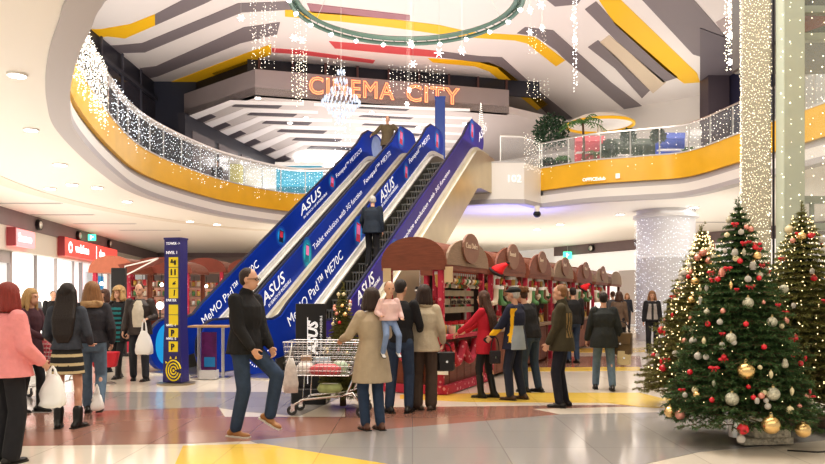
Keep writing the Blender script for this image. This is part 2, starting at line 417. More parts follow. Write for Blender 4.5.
# green exit sign
GREEN=mat('exit_green',(.05,.8,.4),.4,emit=1.6,ecol=(.1,.9,.5))
def exits(loc,label,s=.28,rz=0):
    t=thing('exit_sign',label,'exit sign',loc,rz); obj('sign_face',MB().bevbox((0,0,0),(s*1.2,.06,s),.01),GREEN,t)
    obj('pictogram',MB().box((-.04,-.035,0),(.05,.01,s*.6)).box((.04,-.035,.02),(.10,.01,.03)),TEXTB,t); obj('hanger',MB().rod((0,0,s/2),(0,0,4.6-loc[2]),.01),STEEL,t)
p=wpx(92,.3); exits((p.x,p.y,4.32),'green exit sign hanging above the left red shop sign',.3)
# posters / displays in left shop window
t=thing('display_stand','blue and silver display panel in the left shop window','display',(*wpx(88,.3),0),atan2(dW.y,dW.x))
obj('panel',MB().box((1.0,0,1.6),(2.6,.08,2.2)),mat('display_silver',(.55,.6,.68),.4,emit=.15),t); obj('poster',MB().box((1.7,-.06,1.7),(1.1,.03,1.7)),mat('poster_blue',(.05,.30,.60),.4,emit=.3),t)
obj('foot',MB().box((1.0,0,.25),(2.4,.3,.5)),LGREY,t)
# back wall and right wall
struct('wall_back',MB().box((-6,49.8,2.3),(25,.2,4.6)),mat('back_wall',(.32,.26,.25),.6))
trim(MB().box((-6,49.55,4.45),(25,.1,.3)),BAND)
B0=V((5.7,49.6)); B1=V((8.8,43.8)); B1=B0+(V((16.4,29.4))-V((8.8,43.8))).normalized()*6.5; B2=B0+(V((16.4,29.4))-V((8.8,43.8))).normalized()*30
dR=(B2-B0).normalized(); nR=V((-dR.y,dR.x)); 
if nR.x>0: nR=-nR
def rb(t0,t1,z0,z1,th,back=0): return wallbox(B0+dR*t0,B0+dR*t1,z0,z1,th,back,nR)
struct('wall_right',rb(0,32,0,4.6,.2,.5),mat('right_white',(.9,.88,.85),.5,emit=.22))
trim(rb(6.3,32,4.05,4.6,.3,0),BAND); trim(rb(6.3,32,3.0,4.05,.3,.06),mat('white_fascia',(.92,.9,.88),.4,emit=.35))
struct('window_5',rb(11.5,14.2,.1,3.0,.05,.3),mat('dim_shop',(.5,.45,.43),.4,emit=.12)); struct('window_6',rb(14.8,16.2,.1,3.0,.05,.3),mat('coral_shop',(.85,.45,.42),.4,emit=.4))
struct('window_7',rb(7,11,.1,2.9,.05,.3),mat('pale_shop',(.95,.92,.9),.4,emit=.5))
def rpx(px,ins=0.0):
    k=(px-CX)/F; a=B0+nR*ins; t=(k*a.y-a.x)/(dR.x-k*dR.y); return a+dR*t
p=rpx(592,.05); t=thing('ceiling_speaker','round speaker on the mauve band of the right shopfront','speaker',(p.x,p.y,4.33),atan2(nR.y,nR.x),'round speakers')
obj('housing',MB().rod((0,0,0),(.12,0,0),.2,.2,16),BLACK,t,True); obj('cone',MB().ball((.12,0,0),(.05,.15,.15),12,6),STEEL,t,True)
p=rpx(567.5,.3); exits((p.x,p.y,4.02),'green exit sign at the start of the right shopfront',.42)
# white round column
t=thing('round_column','thick white round column draped with fine string lights','column',(9.0,25.6,0))
obj('shaft',MB().lathe((0,0,0),[(1.0,0),(1.0,2.98),(.985,2.99),(.985,3.02),(1.0,3.03),(1.0,4.30)],40),mat('column_white',(.66,.66,.70),.35),t,True)
obj('capital',MB().lathe((0,0,4.3),[(1.02,0),(1.12,.02),(1.12,.12),(1.0,.14),(1.0,.3)],40),LGREY,t,True)
curtain('string_lights','fine white string lights hanging down the round white column',[((9+1.04*cos(a),25.6+1.04*sin(a),4.25),4.1) for a in np.linspace(pi*.9,pi*1.65,30)],.16,.009,BULBC)
# air vents and downlights in the ground ceiling
DL=mat('downlight',(1,1,1),.5,emit=14,ecol=(1,.96,.9))
gcount=0
for (x,y) in [(17,74),(31,129),(60,164),(72,184),(97,187),(127,201),(190,221),(217,224),(50,188),(620,214),(694,207),(560,224),(640,222),(537,229)]:
    p=onplane(x,y,4.6); r=.11 if y<150 else .14
    side='left' if x<300 else 'right'; dist='near' if p.y<19 else 'far'
    t=thing('downlight','small round recessed downlight in the cream ceiling, %s %s part'%(dist,side),'ceiling light',(p.x,p.y,4.57),0,'downlights in the %s %s ceiling'%(dist,side))
    obj('bezel',MB().lathe((0,0,0),[(r*1.25,.0),(r*1.25,.03),(r,.03)],16),WHITE,t,True); obj('lamp',MB().lathe((0,0,-.005),[(r,0),(r,.01)],16),DL,t)
for i,((x,y),wd) in enumerate([((28,203),2.2),((62,214.5),2.4),((105,223.5),2.6),((150,230),2.8),((205,210),0)]):
    if wd==0: continue
    p=onplane(x,y,4.6); t=thing('air_grille',['nearest','second','third','farthest'][i]+' long slot air grille in the left cream ceiling','grille',(p.x,p.y,4.59),0,'slot grilles')
    obj('frame',MB().box((0,0,0),(wd,.16,.015)),LGREY,t); obj('slot',MB().box((0,0,-.01),(wd*.96,.06,.01)),GREY,t)
p=onplane(700,222,4.6); t=thing('air_grille','slot air grille in the ceiling right of the round column','grille',(p.x,p.y,4.59)); obj('frame',MB().box((0,0,0),(2.6,.16,.015)),LGREY,t); obj('slot',MB().box((0,0,-.01),(2.5,.06,.01)),GREY,t)

# ================================================================ upper hall
ROOFZ=11.0; LOBZ=9.3
struct('ceiling_roof',MB().box((0,24,ROOFZ+.1),(34,52,.2)),mat('roof_white',(.86,.81,.79),.5))
PUR=mat('stripe_grey',(.235,.205,.22),.5); DPUR=mat('stripe_dark',(.10,.085,.10),.5); REDST=mat('stripe_red',(.62,.10,.11),.5,emit=.10); YST=mat('stripe_yellow',(.90,.53,.02),.45,emit=.08); CRM=mat('stripe_cream',(.72,.60,.46),.5)
def stripe(pxs,m,z=ROOFZ,dz=.02):
    if m.name=='stripe_plum': dz=.05 
    pts=[onplane(x,y,z) for x,y in pxs]; return trim(MB().prism([(p.x,p.y) for p in pts],z-dz,z-.002),m)
stripe([(60,10),(96,11),(106,0),(122,-8),(50,-20)],PUR)
stripe([(60,30),(101,29),(130,24),(155,14),(155,25),(125,38),(108,36),(60,40)],YST)
stripe([(155,14),(182,0),(200,-12),(235,-12),(205,3),(155,25)],PUR)
stripe([(100,46),(118,45),(142,43),(210,15),(238,3),(292,1),(293,9),(242,12),(210,25),(145,52),(110,53)],PUR)
stripe([(140,68),(156,66),(244,27),(280,22),(277,34),(240,43),(158,76),(140,80)],PUR)
stripe([(150,88),(165,84),(246,53),(271,44),(271,54),(200,82),(172,92),(160,96)],YST)
stripe([(212,73),(248,60),(254,66),(222,80)],PUR)
stripe([(307,3),(410,15),(410,20),(311,12)],mat('stripe_mauve',(.40,.20,.24),.5))
stripe([(285,9),(340,13),(400,20),(440,25),(470,32),(520,35),(535,37),(565,60),(556,66),(527,43),(515,40),(455,36),(400,28),(340,21),(285,16)],YST)
stripe([(517,33),(525,27),(553,30),(611,82),(650,112),(628,112),(611,98),(566,60),(556,50),(536,36)],PUR)
stripe([(329,41),(400,47),(440,51),(440,57),(400,54),(335,48)],REDST)
stripe([(440,51),(480,56),(502,57),(543,94),(580,124),(558,124),(530,97),(497,67),(480,62),(440,57)],PUR)
stripe([(428,58),(489,62),(502,67),(548,104),(537,110),(489,71),(475,66),(433,62)],YST)
stripe([(272,48),(300,50),(375,60),(373,63),(300,54),(272,52)],REDST)
stripe([(598,-2),(619,-2),(697,73),(700,82),(684,83),(666,70),(615,24)],YST)
stripe([(585,9),(596,1),(615,22),(678,77),(663,82),(615,39)],PUR)
stripe([(588,47),(598,40),(615,55),(650,90),(642,98),(615,68)],PUR)
stripe([(600,42),(609,35),(666,82),(653,93)],CRM); stripe([(700,27),(724,36),(748,48),(748,80),(700,80)],mat('stripe_plum',(.16,.14,.16),.5))
stripe([(638,-5),(690,-5),(726,36),(745,48),(706,58),(693,54)],PUR)
stripe([(716,22),(745,5),(745,20),(724,36)],mat('stripe_soft',(.5,.42,.42),.5))
stripe([(540,-6),(585,-6),(577,4),(555,6)],PUR)
# walls of the upper level
struct('wall_upper_left',MB().prism([(-11.35,6),(-11.35,33.4),(-11.6,33.4),(-11.6,6)],5.7,ROOFZ),DARK)
for k in range(13):
    y=9+k*1.9; nm_='window_%d'%(10+k)
    o=struct(nm_,MB().box((-11.3,y+.95,8.9),(.04,1.7,2.6)),mat('dark_glass',(.06,.055,.07),.12)); obj('mullion',MB().box((-11.27,y,8.6),(.06,.09,4.9)),mat('mullion_grey',(.10,.10,.13),.4),o)
trim(MB().box((-11.25,20,10.2),(.16,28,.14)),mat('rail_dark',(.07,.07,.09),.4)); trim(MB().box((-11.25,20,7.4),(.16,28,.14)),MATS['rail_dark'])
trim(MB().box((-10.5,32.2,8.4),(2.0,1.2,5.4)),mat('block_navy',(.045,.05,.08),.5))
struct('wall_upper_lobby_left',MB().prism([(-9.6,30.4),(-7.1,44),(-7.4,44),(-9.9,30.4)],5.7,LOBZ+.02),DARK)
for k in range(5):
    a=V((-9.5,31)).lerp(V((-7.2,43.4)),k/5); b=V((-9.5,31)).lerp(V((-7.2,43.4)),(k+.82)/5)
    struct('window_%d'%(30+k),MB().prism([(a.x+.05,a.y),(b.x+.05,b.y),(b.x,b.y),(a.x,a.y)],6.3,8.7),mat('lobby_glass',(.18,.16,.17),.12))
struct('wall_upper_back',MB().box((2,43.6,8),(20,.2,5)),mat('upper_back',(.55,.50,.48),.5))
for i,(x,mm) in enumerate(((-5.6,(.35,.32,.33)),(-3.4,(.15,.45,.60)),(-1.2,(.85,.80,.75)),(1.2,(.30,.28,.30)))):
    struct('window_%d'%(40+i),MB().box((x,43.4,6.8),(1.9,.06,1.8)),mat('lobshop%d'%i,mm,.4,emit=.35))
struct('wall_upper_right',MB().prism([(4.3,41.5),(12.6,34.5),(20,28.5),(20,28.9),(12.8,35),(4.5,42)],5.7,ROOFZ),mat('upper_white',(.84,.80,.76),.5))
trim(MB().prism([(4.2,41.3),(12.5,34.3),(12.6,34.5),(4.3,41.5)],8.2,8.5),LGREY)
trim(MB().box((13.0,31.0,8.35),(.9,.9,5.3)),mat('block_plum',(.09,.07,.09),.5)); trim(MB().box((14.2,30.2,8.35),(1.4,1.2,5.3)),mat('block_navy2',(.03,.03,.07),.5))
# bulkhead with CINEMA CITY
bk=[onplane(184,94,10.3),onplane(255,69,10.3),onplane(509,90,10.3)]
bk=[V((p.x,p.y)) for p in bk]
BULK=mat('bulkhead_grey',(.36,.31,.31),.5,noise=.08,nscale=1)
def wallseg(a,b,th,z0,z1):
    d=(b-a).normalized(); n=V((-d.y,d.x))
    if n.y<0: n=-n
    return MB().prism([tuple(a),tuple(b),tuple(b+n*th),tuple(a+n*th)],z0,z1)
trim(wallseg(bk[0],bk[1],.25,LOBZ,10.3),BULK); trim(wallseg(bk[1],bk[2],.25,LOBZ,10.3),BULK)
# dark clerestory above the bulkhead
trim(wallseg(bk[1]+V((-.5,.9)),bk[2]+V((1.5,1.2)),.1,10.3,ROOFZ),DARK); trim(wallseg(bk[0]+V((0,.9)),bk[1]+V((0,.9)),.1,10.3,ROOFZ),DARK)
for k in range(9):
    p=(bk[1]+V((0,.8))).lerp(bk[2]+V((0,.8)),k/8); trim(MB().box((p.x,p.y,10.65),(.09,.09,.7)),mat('mullion_brown',(.16,.08,.08),.4))
lob=[tuple(bk[0]),tuple(bk[1]),tuple(bk[2]),(8.5,34),(8.5,43.5),(-7.2,43.5),(-9.6,31)]
struct('ceiling_lobby',MB().prism([lob[0],lob[1],lob[2],lob[3],lob[4],lob[5]],LOBZ,LOBZ+.3),mat('lobby_ceiling',(.66,.60,.58),.5))
LW=mat('lobby_white',(.86,.80,.78),.5,emit=.12)
for k in range(7):
    y0=101+k*8.2; x0=214+k*14
    stripe([(x0-26+2*k,y0+15-k*.5),(x0+16,y0-1),(x0+90,y0+1),(x0+90,y0+4.2),(x0+20,y0+2.8),(x0-18+2*k,y0+19-k*.5)],LW,LOBZ)
    stripe([(x0+100,y0+1.5),(470+k*2,y0+7.5),(470+k*2,y0+10),(x0+100,y0+4.5)],LW,LOBZ)
for k in range(6):
    y0=105+k*8.4; x0=212+k*15
    stripe([(x0-16,y0+14),(x0-2,y0+8.5),(x0+4,y0+11.5),(x0-9,y0+17)],DPUR,LOBZ)
    stripe([(x0+24,y0-1),(x0+70,y0+.5),(x0+66,y0+3.2),(x0+20,y0+1.4)],DPUR,LOBZ)
    stripe([(360+k*3,y0+1),(410+k*4,y0+3.5),(406+k*4,y0+5.6),(356+k*3,y0+3)],DPUR,LOBZ)
# neon letters on the bulkhead
NEON=mat('neon_orange',(1,.35,.15),.4,emit=2.0,ecol=(1,.24,.10)); NEONB=mat('neon_pink_core',(1,.75,.6),.4,emit=1.6,ecol=(1,.55,.42))
d3=(bk[2]-bk[1]).normalized(); nn=V((d3.y,-d3.x)); 
if nn.y>0: nn=-nn
def bpx(px): k=(px-CX)/F; a=bk[1]; t=(k*a.y-a.x)/(d3.x-k*d3.y); return t
def neon(word,x0,x1,label):
    t=thing('neon_sign',label,'sign',(bk[1].x,bk[1].y,9.4),atan2(d3.y,d3.x))
    L0=bpx(x0);L1=bpx(x1)
    me=text_mesh(word,1.0,mat('letter_plate',(.50,.30,.27),.5),extrude=.02,spacing=1.12); xs=[v.co.x for v in me.vertices]; ys=[v.co.y for v in me.vertices]
    sx=(L1-L0)/(max(xs)-min(xs)); sy=.66/(max(ys)-min(ys)); x_=min(xs); y_=min(ys)
    me2=me.copy(); me2.materials.clear(); me2.materials.append(NEON)
    for mm_,o_,nm2 in ((me,0,'letter_faces'),):
        mm_.transform(M(((sx,0,0,L0-x_*sx),(0,0,-1,-.10),(0,sy,0,.08-y_*sy),(0,0,0,1)))); link(nm2,mm_,t)
    # neon tubes around the outline of every letter
    cu=bpy.data.curves.new('t','FONT'); cu.body=word; cu.size=1; cu.space_character=1.12; cu.fill_mode='NONE'; cu.bevel_depth=.020; cu.bevel_resolution=1; cu.resolution_u=3
    o=bpy.data.objects.new('t',cu); COL.objects.link(o); bpy.context.view_layer.update()
    me3=bpy.data.meshes.new_from_object(o.evaluated_get(bpy.context.evaluated_depsgraph_get())); bpy.data.objects.remove(o)
    me3.materials.clear(); me3.materials.append(NEON); me3.transform(M(((sx,0,0,L0-x_*sx),(0,0,-1,-.13),(0,sy,0,.08-y_*sy),(0,0,0,1)))); link('neon_tube',me3,t)
neon('CINEMA',309,393,'glowing orange neon letters CINEMA on the grey bulkhead'); neon('CITY',406,458,'glowing orange neon letters CITY on the grey bulkhead')
p=W(292,170,42.5); text_o=text('wall_lettering','RETRO',.55,(p.x,43.2,8.9),(1,0,0),(0,0,1),TEXTB,spacing=1.3); tag(text_o,'small white letters high on the far lobby wall','lettering')
# oval ceiling lamp
p=W(320,157,40); t=thing('oval_lamp','oval white ring lamp on the far lobby ceiling','ceiling light',(p.x,p.y,9.1)); obj('ring',MB().tube([(1.3*cos(a),1.6*sin(a),0) for a in np.linspace(0,2*pi,32,endpoint=False)],.07,6,True),BULBW,t); obj('inner_ring',MB().tube([(.8*cos(a),1.0*sin(a),.0) for a in np.linspace(0,2*pi,32,endpoint=False)],.05,6,True),BULBW,t)
for i,(x,y) in enumerate(((258,97),(306,117),(340,112),(372,112),(418,127),(385,118),(290,122),(330,135),(465,123),(352,150))):
    p=onplane(x,y,LOBZ); t=thing('downlight','small bright downlight in the striped lobby ceiling under the neon sign','ceiling light',(p.x,p.y,LOBZ-.06),0,'lobby downlights'); obj('lamp',MB().lathe((0,0,0),[(.10,0),(.10,.05)],12),DL,t); obj('bezel',MB().lathe((0,0,.0),[(.14,.01),(.14,.05)],12),WHITE,t)
# ================================================================ escalators
AZ=atan2(297.5,F); T=.665; INC=math.atan(T); SZ=9.4
def es(px,L):
    x=(px-CX)/F; u=(x-tan(AZ))/(1+x*tan(AZ)); return L/u
def deckz(s):
    z=CH-SZ+T*s; return max(.46,min(6.15,z))
S0,S1=(.46+7.9)/T,(6.15+7.9)/T
def strip(x0,x1,lo,hi,sa,sb):
    """band that follows the deck line between heights lo..hi above it"""
    ss=[sa]+[s for s in (S0-.25,S0-.08,S0+.08,S0+.25,S1-.25,S1-.08,S1+.08,S1+.25) if sa<s<sb]+[sb]
    def dz(s): return sum(deckz(s+k) for k in (-.25,-.12,0,.12,.25))/5
    return MB().loft([[(x0,s,dz(s)+lo),(x0,s,dz(s)+hi),(x1,s,dz(s)+hi),(x1,s,dz(s)+lo)] for s in ss])
STEPM=mat('step_metal',(.13,.13,.12),.45,metal=.3); COMB=mat('step_edge',(.22,.22,.20),.4,metal=.6); CLAD=mat('champagne_cladding',(.62,.53,.36),.30,metal=.75,noise=.2,nscale=1.5)
NEWREFL=mat('newel_reflection_tint',(.35,.45,.68),.15,noise=.3,nscale=4); SKIRT=mat('skirt_metal',(.22,.21,.18),.3,metal=.9)
CYAN=mat('cyan_glow',(.02,.35,.75),.4,emit=.22,ecol=(.03,.40,.85)); TABR=mat('tablet_red',(.55,.04,.08),.4,emit=.25); TABD=mat('tablet_dark',(.02,.03,.08),.3); TEAL=mat('teal_glow',(.02,.55,.60),.4,emit=.2,ecol=(.05,.6,.62))
BLUEP=mat('blue_vinyl_purple',(.05,.035,.27),.35,noise=.35,nscale=1.2,spec=.3)
GLOWS={'cyan_glow':(mat('glow_outer',(.01,.07,.42),.4),mat('glow_mid',(.015,.17,.55),.4)),'teal_glow':(mat('tglow_outer',(.01,.12,.40),.4),mat('tglow_mid',(.015,.30,.48),.4))}
def balustrade(t,x0,x1,m,top=.68,crest=.16):
    s0,s1=11.25,22.35
    # outline in (s,z): rounded lower newel down to the floor, slope, rounded crest at the top
    out=[]
    cy,cz,r=s0+.52,.53,.52
    for a in np.linspace(radians(95),radians(268),14): out.append((cy+r*cos(a),cz+r*sin(a)))
    out += [(12.6,.01),(13.0,.12),(13.35,.62)]
    for s in np.linspace(13.6,S1-.3,8): out.append((s,deckz(s)-.02))
    out += [(S1+.1,6.10),(s1-.35,6.10)]
    cy2,cz2,r2=s1-.42,6.15+.40,.42
    for a in np.linspace(radians(-80),radians(95),14): out.append((cy2+r2*cos(a),cz2+r2*sin(a)))
    out += [(S1+.15,6.15+top+crest*.9),(S1-.25,deckz(S1-.25)+top+.12)]
    for s in np.linspace(S1-.7,S0+.35,8): out.append((s,deckz(s)+top))
    out += [(S0+.05,1.13),(S0-.2,1.06)]
    mb=MB().prismx(out,x0,x1); 
    o=obj('balustrade',mb,m,t); 
    # handrail follows the top outline
    n=len(out); i0=14+3+8+2+14
    hr=[(0,cy+r*cos(a),cz+r*sin(a)) for a in np.linspace(radians(200),radians(95),7)]
    hr=hr+[((0,y,z)) for y,z in reversed(out[i0:])]+[(0,cy2+r2*cos(a),cz2+r2*sin(a)) for a in np.linspace(radians(90),radians(-40),7)]
    xm=(x0+x1)/2
    obj('handrail',MB().tube([(xm,y,z+.015) for _,y,z in hr],.035,6),mat('handrail_navy',(.01,.015,.05),.3),t,True)
    return o
def etext(par,body,px0,px1,L,hgt,up0,shear=0.0,bold=.004):
    """lettering on the right-hand face of a panel between two image columns"""
    s0,s1=es(px0,L),es(px1,L); me=text_mesh(body,1.0,TEXTW,extrude=.002,shear=shear,bold=bold*.5)
    xs=[v.co.x for v in me.vertices]; ys=[v.co.y for v in me.vertices]
    ln=(s1-s0)/cos(INC); sx=ln/(max(xs)-min(xs)); sy=hgt/(max(ys)-min(ys)); me.transform(M(((sx,0,0,-min(xs)*sx),(0,sy,0,-min(ys)*sy),(0,0,1,0),(0,0,0,1))))
    r=V((0,cos(INC),sin(INC))); u=V((0,-sin(INC),cos(INC))); n=r.cross(u)
    R=M((r,u,n)).transposed().to_4x4(); R.translation=V((L+.006,s0,deckz(s0)+up0)); me.transform(R); link('lettering',me,par)
def spot(par,px,L,w,h,up0,glow,tab):
    s=es(px,L); c=V((L+.004,s,deckz(s)+up0)); r=V((0,cos(INC),sin(INC))); u=V((0,-sin(INC),cos(INC)))
    for j,(f,mm) in enumerate(((1.0,GLOWS[glow.name][0]),(.82,GLOWS[glow.name][1]),(.62,glow))):
        mb=MB(); mb.poly([c+V((.0008+.0012*j,0,0))+V((0,0,1))*h*f*sin(a)+V((0,1,0))*w*f*cos(a) for a in np.linspace(0,2*pi,24,endpoint=False)]); obj('printed_glow',mb,mm,par)
    mb=MB(); q=[(-.45,-.55),(.35,-.62),(.45,.5),(-.3,.62)]; mb.poly([c+V((.006,y*w,z*h)) for y,z in q]); obj('printed_tablet',mb,tab,par)
    mb=MB(); q=[(-.28,-.1),(.28,-.16),(.30,.42),(-.22,.48)]; mb.poly([c+V((.009,y*w,z*h)) for y,z in q]); obj('printed_screen',mb,TABR if tab is TABD else mat('screen_pink',(.8,.2,.4),.3,emit=.3),par)
def escalator(La,Lb,label,mA,mB):
    t=thing('escalator',label,'escalator',(0,0,0),-AZ)
    A=balustrade(t,La-.12,La,mA); B=balustrade(t,Lb-.12,Lb,mB)
    obj('inner_deck',strip(La+.002,La+.05,-.10,.015,13.3,22.2),SILV,t); obj('inner_deck',strip(La+.002,La+.12,-.24,-.13,13.3,22.2),SILV,t); obj('inner_deck',strip(Lb-.25,Lb-.122,-.05,.015,13.3,22.2),SILV,t)
    obj('skirt',strip(La+.12,La+.15,-.44,-.16,12.2,22.5),SKIRT,t); obj('skirt',strip(Lb-.27,Lb-.25,-.42,-.0,12.2,22.5),SKIRT,t)
    obj('outer_deck',strip(Lb+.002,Lb+.10,-.15,.02,13.3,22.6),mat('champagne_metal',(.74,.69,.54),.3,metal=.2,noise=.15,nscale=2),t); obj('outer_deck',strip(Lb+.10,Lb+.19,-.20,-.13,13.3,22.6),SILV,t); obj('outer_deck',strip(La-.32,La-.122,-.09,.02,13.3,22.6),SILV,t)
    ss=[12.9,13.3,13.9]+list(np.linspace(15,S1-.1,5))+[S1+.3,22.9]
    def low(s): return max(.02,deckz(s)-1.25)
    for x in (Lb+.18,La-.31):
        obj('side_cladding',MB().loft([[(x,s,low(s)),(x,s,deckz(s)-.09),(x+.02,s,deckz(s)-.09),(x+.02,s,low(s))] for s in ss]),CLAD,t)
    obj('truss_underside',MB().loft([[(La-.3,s,low(s)),(La-.3,s,low(s)+.05),(Lb+.19,s,low(s)+.05),(Lb+.19,s,low(s))] for s in ss]),mat('underside_grey',(.30,.28,.26),.4),t)
    w=(Lb-.27)-(La+.15); xm=(Lb+La-.12)/2
    st=MB(); st.cur=0; st.box((0,.19,-.02),(w,.40,.04)); 
    for k in range(12): st.box((-w/2+w*(k+.5)/12,-.005,-.13),(w/24,.012,.20))
    st.cur=1; st.box((0,0,-.012),(w,.03,.03)); me=mesh_of('step',st,[STEPM,COMB]); k=0; s=S0-.1
    while s<S1+.1:
        o=link('step',me,t); o.location=(xm,s,max(.02,min(5.71,deckz(s)-.26-.0))) ; s+=.385*cos(INC)*1.04
    obj('landing_plate',MB().box((xm,11.9,.015),(w+.3,1.5,.03)),STEEL,t); obj('landing_plate',MB().box((xm,22.3,5.72),(w+.3,1.5,.03)),STEEL,t)
    return t,A,B
LA,LB,LC,LD=-10.32,-9.10,-8.12,-6.75
t1,A,B=escalator(LA,LB,'left escalator wrapped in blue tablet advertising, farther from the kiosks',BLUE,BLUE)
t2,C,D=escalator(LC,LD,'right escalator in blue advertising wrap carrying an elderly man upward',BLUE,BLUEP)
etext(A,'MeMO Pad™ ME70C',204,259,LA,.21,.19,bold=0); spot(A,281,LA,.26,.27,.36,CYAN,TABD); etext(A,'ASUS',301,322,LA,.25,.32,.2,.02); etext(A,'IN SEARCH OF INCREDIBLE',304,327,LA,.07,.16)
spot(A,332,LA,.24,.25,.36,CYAN,TABR); etext(A,'Fonepad™ ME372CG',337,362,LA,.17,.28,bold=0)
# reflection painted as a pale disc on the newel crest of the first panel
mb=MB(); mb.poly([V((LA+.004,22.35-.42+.40*cos(a)-.1,6.50+.42*sin(a))) for a in np.linspace(0,2*pi,24,endpoint=False)]); obj('newel_reflection',mb,NEWREFL,A)
etext(B,'ASUS',264,286,LB,.27,.28,.2,.02); etext(B,'IN SEARCH OF INCREDIBLE',269,291,LB,.08,.12); spot(B,307,LB,.25,.40,.34,TEAL,mat('tablet_teal',(.02,.25,.35),.3))
etext(B,'Tablet evolution with 3G function',314,362,LB,.15,.20,bold=0); etext(B,'Fonepad™ ME372',365,391,LB,.19,.30,bold=0); spot(B,401,LB,.30,.36,.50,CYAN,TABR)
etext(C,'MeMO Pad™ ME70C',290,343,LC,.24,.19,bold=0); spot(C,358,LC,.28,.40,.34,CYAN,TABR); etext(C,'ASUS',381,395,LC,.30,.32,.2,.02); etext(C,'IN SEARCH OF INCREDIBLE',382,398,LC,.08,.18)
spot(C,406,LC,.22,.30,.30,CYAN,TABR); etext(C,'Fonepad™ ME372',410,430,LC,.20,.34,bold=0); spot(C,437,LC,.26,.38,.42,CYAN,TABR)
etext(D,'ASUS',358,375,LD,.26,.34,.2,.02); etext(D,'IN SEARCH OF INCREDIBLE',361,380,LD,.08,.2); spot(D,395,LD,.28,.28,.34,CYAN,TABD); etext(D,'Complete evolution with 3G function',399,450,LD,.16,.20,bold=0); spot(D,472,LD,.26,.36,.5,CYAN,TABR); etext(D,'ASUS',479,487,LD,.25,.28,.2,.01)
# dotted ring print on the lower newel of the second escalator
mb=MB()
for a in np.linspace(0,2*pi,30,endpoint=False): mb.ball((LC+.005,11.77+.36*cos(a),.53+.36*sin(a)),(.006,.018,.018),6,4)
obj('dotted_ring',mb,TEXTW,C)
mb=MB()
for a in np.linspace(0,2*pi,30,endpoint=False): mb.ball((LD+.005,11.77+.36*cos(a),.53+.36*sin(a)),(.006,.018,.018),6,4)
obj('dotted_ring',mb,TEXTW,D)
# glowing blue print at the foot of the first panel
mb=MB(); mb.poly([V((LA+.004,11.75+.33*cos(a),.55+.42*sin(a))) for a in np.linspace(0,2*pi,24,endpoint=False)]); obj('printed_glow',mb,CYAN,A)
mb=MB(); mb.poly([V((LA+.004,13.15+y,.45+z)) for y,z in ((-.5,-.25),(.25,-.1),(.35,.45),(-.35,.35))]); obj('printed_picture',mb,mat('picture_purple',(.30,.04,.22),.4,emit=.15),A)
# landing wall number block and blue pillar
p=W(503,165,23.3); o=text('wall_number','102',.34,(3.02,23.24,5.24),(1,.03,0),(0,0,1),mat('number_white',(.95,.95,.95),.4,emit=.5)); tag(o,'raised white number on the white landing wall','number')
o=text('band_lettering','OFFICEclub',.15,(5.42,22.98,5.22),V((.9,-.44,0)),(0,0,1),TEXTW,bold=.006); tag(o,'small white lettering on the right yellow gallery band','lettering')
o=obj('white_mark',MB().box((0,0,0),(.13,.01,.15),rz=-.45),TEXTW); o.location=(6.42,22.52,5.32); tag(o,'small square white mark right of the lettering on the yellow band','mark')
t=thing('blue_pillar','tall plain blue pillar standing behind the escalator tops','pillar',(W(440,200,26).x,26,5.7))
obj('shaft',MB().bevbox((0,0,1.5),(.36,.3,3.0),.02),mat('pillar_blue',(.02,.06,.28),.35),t); obj('cap',MB().bevbox((0,0,3.02),(.40,.34,.05),.01),mat('pillar_blue_cap',(.04,.09,.33),.3),t); obj('base',MB().bevbox((0,0,.04),(.5,.45,.08),.01),DARK,t)
# ================================================================ people
SKIN=mat('skin',(.62,.36,.25),.5,noise=.06,nscale=6); SKINL=mat('skin_legs',(.60,.35,.24),.4)
def cloth(name,col,n=.22,b=.35,r=.85): return mat(name,col,r,noise=n,nscale=14,bump=b,bscale=11)
def hairm(name,col): return mat(name,col,.45,noise=.45,nscale=14,stretch=(6,6,.6),bump=.5,bscale=40)
def voxel(mb, vs, smooth=1, name='m'):
    me=bpy.data.meshes.new(name); me.from_pydata([tuple(v) for v in mb.v],[],mb.f); o=bpy.data.objects.new('tmp',me); COL.objects.link(o)
    md=o.modifiers.new('r','REMESH'); md.mode='VOXEL'; md.voxel_size=vs; md.use_smooth_shade=True
    if smooth: m2=o.modifiers.new('s','SMOOTH'); m2.iterations=smooth; m2.factor=.5
    bpy.context.view_layer.update()
    r=bpy.data.meshes.new_from_object(o.evaluated_get(bpy.context.evaluated_depsgraph_get())); bpy.data.objects.remove(o); bpy.data.meshes.remove(me)
    r.polygons.foreach_set('use_smooth',[True]*len(r.polygons)); r.name=name
    return r
def ell(mb,c,r,mx=None,n=14,m=9): mb.ball(c,r,n,m,mx)
def limb(mb,pts,rs,n=10):
    """tapered joined capsules"""
    for i in range(len(pts)-1): mb.rod(pts[i],pts[i+1],rs[i],rs[i+1],n)
    for p,r in zip(pts,rs): mb.ball(p,r,n,6)
def ik(a,b,l1,l2,pole):
    a=V(a);b=V(b);d=b-a;L=d.length
    if L>l1+l2-.004: b=a+d.normalized()*(l1+l2-.004); d=b-a; L=d.length
    x=(l1*l1-l2*l2+L*L)/(2*L); h=sqrt(max(l1*l1-x*x,0)); u=d/L; p=V(pole)-u*V(pole).dot(u); p.normalize()
    return a+u*x+p*h, b
def oval(c,rx,ry,R,n=18,sq=1.0):
    out=[]
    for i in range(n):
        a=2*pi*i/n; x=abs(cos(a))**sq*(1 if cos(a)>=0 else -1)*rx; y=abs(sin(a))**sq*(1 if sin(a)>=0 else -1)*ry
        out.append(V(c)+R@V((x,y,0)))
    return out
